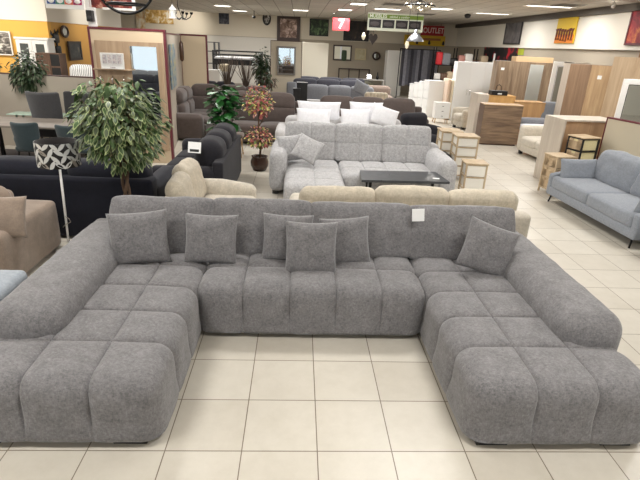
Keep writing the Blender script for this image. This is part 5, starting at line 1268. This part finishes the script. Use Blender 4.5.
# sensor hanging at the ceiling
c = atY(254, 8, 24); b = MB(); b.tube([(0, 0, 0), (0, 0, -.22)], .02, 6); b.lathe([(0, -.34), (.07, -.30), (.06, -.22), (0, -.2)], 12); tag(b.build('ceiling_sensor', M_black, loc=(c.x, 24, ZC)), 'small dark device hanging from the ceiling left of the oval ornament', 'sensor')
c = atY(467, 20, 19.5); b = MB(); b.lathe([(0, -.16), (.10, -.13), (.12, -.04), (.05, 0), (0, 0)], 14); tag(b.build('ceiling_speaker', M_black, loc=(c.x, 19.5, ZC)), 'small dark dome on the ceiling above the right-hand goods rack', 'sensor')
# ceiling air vents (grey grilles)
for (px, py, lab) in ((425, 14, 'grey square ceiling vent right of the chandelier disc'), (568, 5, 'grey ceiling vent right of the long strip lights'), (394, 4, 'grey ceiling vent left of the chandelier disc')):
    v = atZ(px, py, ZC); t = thing('ceiling_vent', lab, 'air vent', (v.x, v.y, ZC))
    b = MB(); b.box(-.36, .36, -.36, .36, -.012, 0, .002); b.build('frame', plain('vent_grey', (150,146,138), .5), t)
    b = MB()
    for k in range(7): b.box(-.32, .32, -.30+.09*k, -.26+.09*k, -.022, -.012, 0)
    b.build('slats', plain('vent_dark', (110,106,100), .5), t)
# red banner with a white 7
rb = picture('red_banner', 'red banner with white figures hung below the ceiling, back centre', 'banner', (332.5, 18), (349.5, 30.5), 21.0, blotch('red_banner_cloth', [(.4, (176,34,40)), (.6, (204,54,62))], 3), None, .03, .02)
b = MB(); addtext(b, '7', .46, TRS(0, -.02, 0) @ RX90, ext=.004, bold=True); b.build('lettering', plain('white_lettering', (250,240,238), .5), rb)
b = MB(); top = ZC-rb.location.z; b.tube([(-.3, 0, rb['_h']/2), (-.3, 0, top)], .006, 4); b.tube([(.3, 0, rb['_h']/2), (.3, 0, top)], .006, 4); b.build('cord', M_steel, rb)
# green and white hanging sign with four photographs
gs = thing('green_hanging_sign', 'long white and green hanging sign with four dark photographs', 'sign', (2.50, 14.0, 0), .02)
zt = atY(396, 13.6, 14).z; zb_ = atY(396, 31.5, 14).z
b = MB(); b.box(-.74, .74, -.015, .015, zb_, zt, .002); b.build('board', plain('sign_white', (214,218,200), .6), gs)
b = MB(); b.box(-.735, .735, -.018, -.015, zt-.13, zt-.035, 0); b.build('green_strip', plain('sign_green', (116,144,52), .6), gs)
b = MB(); addtext(b, 'MUEBLES', .115, TRS(-.47, -.018, zt-.082) @ RX90, ext=.002, bold=True); b.build('lettering', plain('sign_letter_white', (236,240,224), .6), gs); b = MB(); addtext(b, 'calidad y confort', .08, TRS(.10, -.018, zt-.084) @ RX90, ext=.002); b.build('slogan', plain('sign_letter_white', (236,240,224), .6), gs)
for k in range(4):
    x0 = -.70+.355*k
    b = MB(); b.box(x0, x0+.315, -.019, -.015, zb_+.07, zt-.16, 0, mi=0); b.soft(x0+.05, x0+.25, -.023, -.018, zb_+.13, zb_+.20, r=.002, step=.1, wob=0, mi=1); b.build('photograph', [plain('photo_dark', (38,34,36), .5), plain('photo_grey', (84,78,78), .5)], gs)
b = MB(); b.tube([(-.6, 0, zt), (-.6, 0, ZC)], .004, 5); b.tube([(.6, 0, zt), (.6, 0, ZC)], .004, 5); b.build('wire', M_steel, gs)
# heart shaped dark ornament
hp0 = atY(373, 38.5, 24); b = MB(); pts = []
for k in range(24):
    t_ = 2*PI*k/24; pts.append((.017*16*math.sin(t_)**3*.75, 0, .017*(13*math.cos(t_)-5*math.cos(2*t_)-2*math.cos(3*t_)-math.cos(4*t_))))
b.prism(pts, (0, .05, 0)); b.tube([(0, .02, .2), (0, .02, ZC-hp0.z)], .006, 5); tag(b.build('heart_ornament', plain('dark_bronze', (54,42,36), .5), loc=hp0, recalc=True), 'dark heart-shaped ornament hanging below the green sign', 'ornament')
# ornate chandelier disc and pendant lamp
c = atY(420.5, 1, 9.0); ch = hang('crystal_chandelier', 'round ornate crystal ceiling lamp with dark rim at the top edge', 'ceiling lamp', c.x, 9.0)
zb_ = zrel(atY(420.5, 9.5, 9).z); rr = .25
b = MB(); b.tube([(rr*math.cos(2*PI*k/36), rr*math.sin(2*PI*k/36), zb_+.06) for k in range(37)], .014, 8, cap=False); b.tube([(0, 0, zb_+.1), (0, 0, 0)], .008, 6)
for k in range(6): a = PI/3*k; b.tube([(0, 0, zb_+.14), (rr*math.cos(a), rr*math.sin(a), zb_+.06)], .006, 5)
b.build('rim', M_blackmetal, ch)
M_crys = plain('smoky_crystal', (206,196,176), .12, .3); random.seed(2); b = MB()
for k in range(120):
    a = random.uniform(0, 2*PI); r_ = rr*.92*random.random()**.5; z = zb_+.07-.09*(1-(r_/rr)**2)+random.uniform(-.01, .02); s_ = random.uniform(.02, .034)
    b.lathe([(0, z-s_), (s_, z), (0, z+s_)], 6, c=(r_*math.cos(a), r_*math.sin(a), 0))
b.build('crystals', M_crys, ch)
c = atY(415.5, 36, 8.7); pl = hang('metal_pendant_lamp', 'brushed metal conical pendant lamp in front of the yellow sign', 'pendant lamp', c.x, 8.7)
zb_ = zrel(atY(415, 41.5, 8.7).z); b = MB(); b.lathe([(.14, zb_), (.13, zb_+.03), (.07, zb_+.10), (.03, zb_+.13), (.025, zb_+.18), (0, zb_+.19)], 28); b.lathe([(.135, zb_+.001), (.065, zb_+.095), (0, zb_+.12)], 28); b.build('shade', plain('brushed_metal', (150,152,158), .35, .8), pl)
b = MB(); wire(b, 0, 0, zb_+.18); b.build('cord', M_blackmetal, pl)
b = MB(); b.lathe([(0, zb_-.01), (.03, zb_+.02), (.02, zb_+.08), (0, zb_+.09)], 12); b.build('bulb', plain('glass_bulb', (240,236,220), .2), pl)
# small white lanterns hanging in the middle distance
for (px, py, Y, lab) in ((363.5, 36, 12.0, 'small white hanging lantern in front of the dark landscape painting'), (407, 44.5, 11.0, 'tiny lit pendant bulb below the left end of the yellow sign')):
    c = atY(px, py, Y); t = hang('small_pendant', lab, 'pendant lamp', c.x, Y); z = zrel(c.z)
    b = MB(); b.lathe([(0, z-.09), (.03, z-.06), (.045, z), (.02, z+.07), (0, z+.08)], 12); b.build('shade', plain('white_glass_lit', (255,244,214), .4, emit=1.2 if 'lit' in lab else .3), t); b = MB(); wire(b, 0, 0, z+.07); b.build('cord', M_blackmetal, t)
# OUTLET sign on the back right
YO = 27.6
a0 = atY(421.5, 27, YO); a1 = atY(443.5, 34.5, YO)
ou = thing('outlet_sign', 'dark red sign reading OUTLET above the yellow sign, back right', 'sign', ((a0.x+a1.x)/2, YO, (a0.z+a1.z)/2)); w_ = (a1.x-a0.x)/2; h_ = .24
b = MB(); b.box(-w_, w_, -.02, .02, -h_, h_, .003); b.build('board', plain('outlet_red', (168,28,36), .6), ou)
b = MB(); addtext(b, 'OUTLET', .36, TRS(.05, -.022, -.0) @ RX90, ext=.004, bold=True, sx=.82); b.build('lettering', plain('outlet_white', (238,214,206), .6), ou)
b = MB(); b.tube([(-w_*.7, 0, h_), (-w_*.7, 0, ZC-ou.location.z)], .01, 4); b.tube([(w_*.7, 0, h_), (w_*.7, 0, ZC-ou.location.z)], .01, 4); b.build('wire', M_steel, ou)
a0 = atY(404.5, 34.5, YO+.15); a1 = atY(444, 46.5, YO+.15)
ys = thing('yellow_sign', 'wide mustard yellow sign hanging below the OUTLET sign', 'sign', ((a0.x+a1.x)/2, YO+.12, (a0.z+a1.z)/2)); w_ = (a1.x-a0.x)/2; h_ = (a0.z-a1.z)/2
b = MB(); b.box(-w_, w_, -.02, .02, -h_, h_, .003); b.build('board', plain('mustard_yellow', (206,168,30), .6), ys)
b = MB(); b.box(-.1, .85, -.024, -.02, h_-.24, h_-.12, 0); b.build('red_line', plain('brown_red_print', (150,90,40), .6), ys)
for x in (.25, 1.0, -.4):
    b = MB(); b.lathe([(0, -.10), (.07, -.05), (.05, .06), (.02, .12), (0, .12)], 10, c=(x, -.06, -h_+.14)); b.build('dark_motif', M_black, ys)
# ------------------------------------------------------------------ render look
w = bpy.data.worlds.new('world'); sc.world = w; w.use_nodes = True
w.node_tree.nodes['Background'].inputs[0].default_value = (.9, .92, 1, 1); w.node_tree.nodes['Background'].inputs[1].default_value = 2.5
sc.view_settings.view_transform = 'Standard'; sc.view_settings.look = 'None'
sc.view_settings.gamma = 1; sc.view_settings.use_curve_mapping = False
sc.view_settings.exposure = EXPO
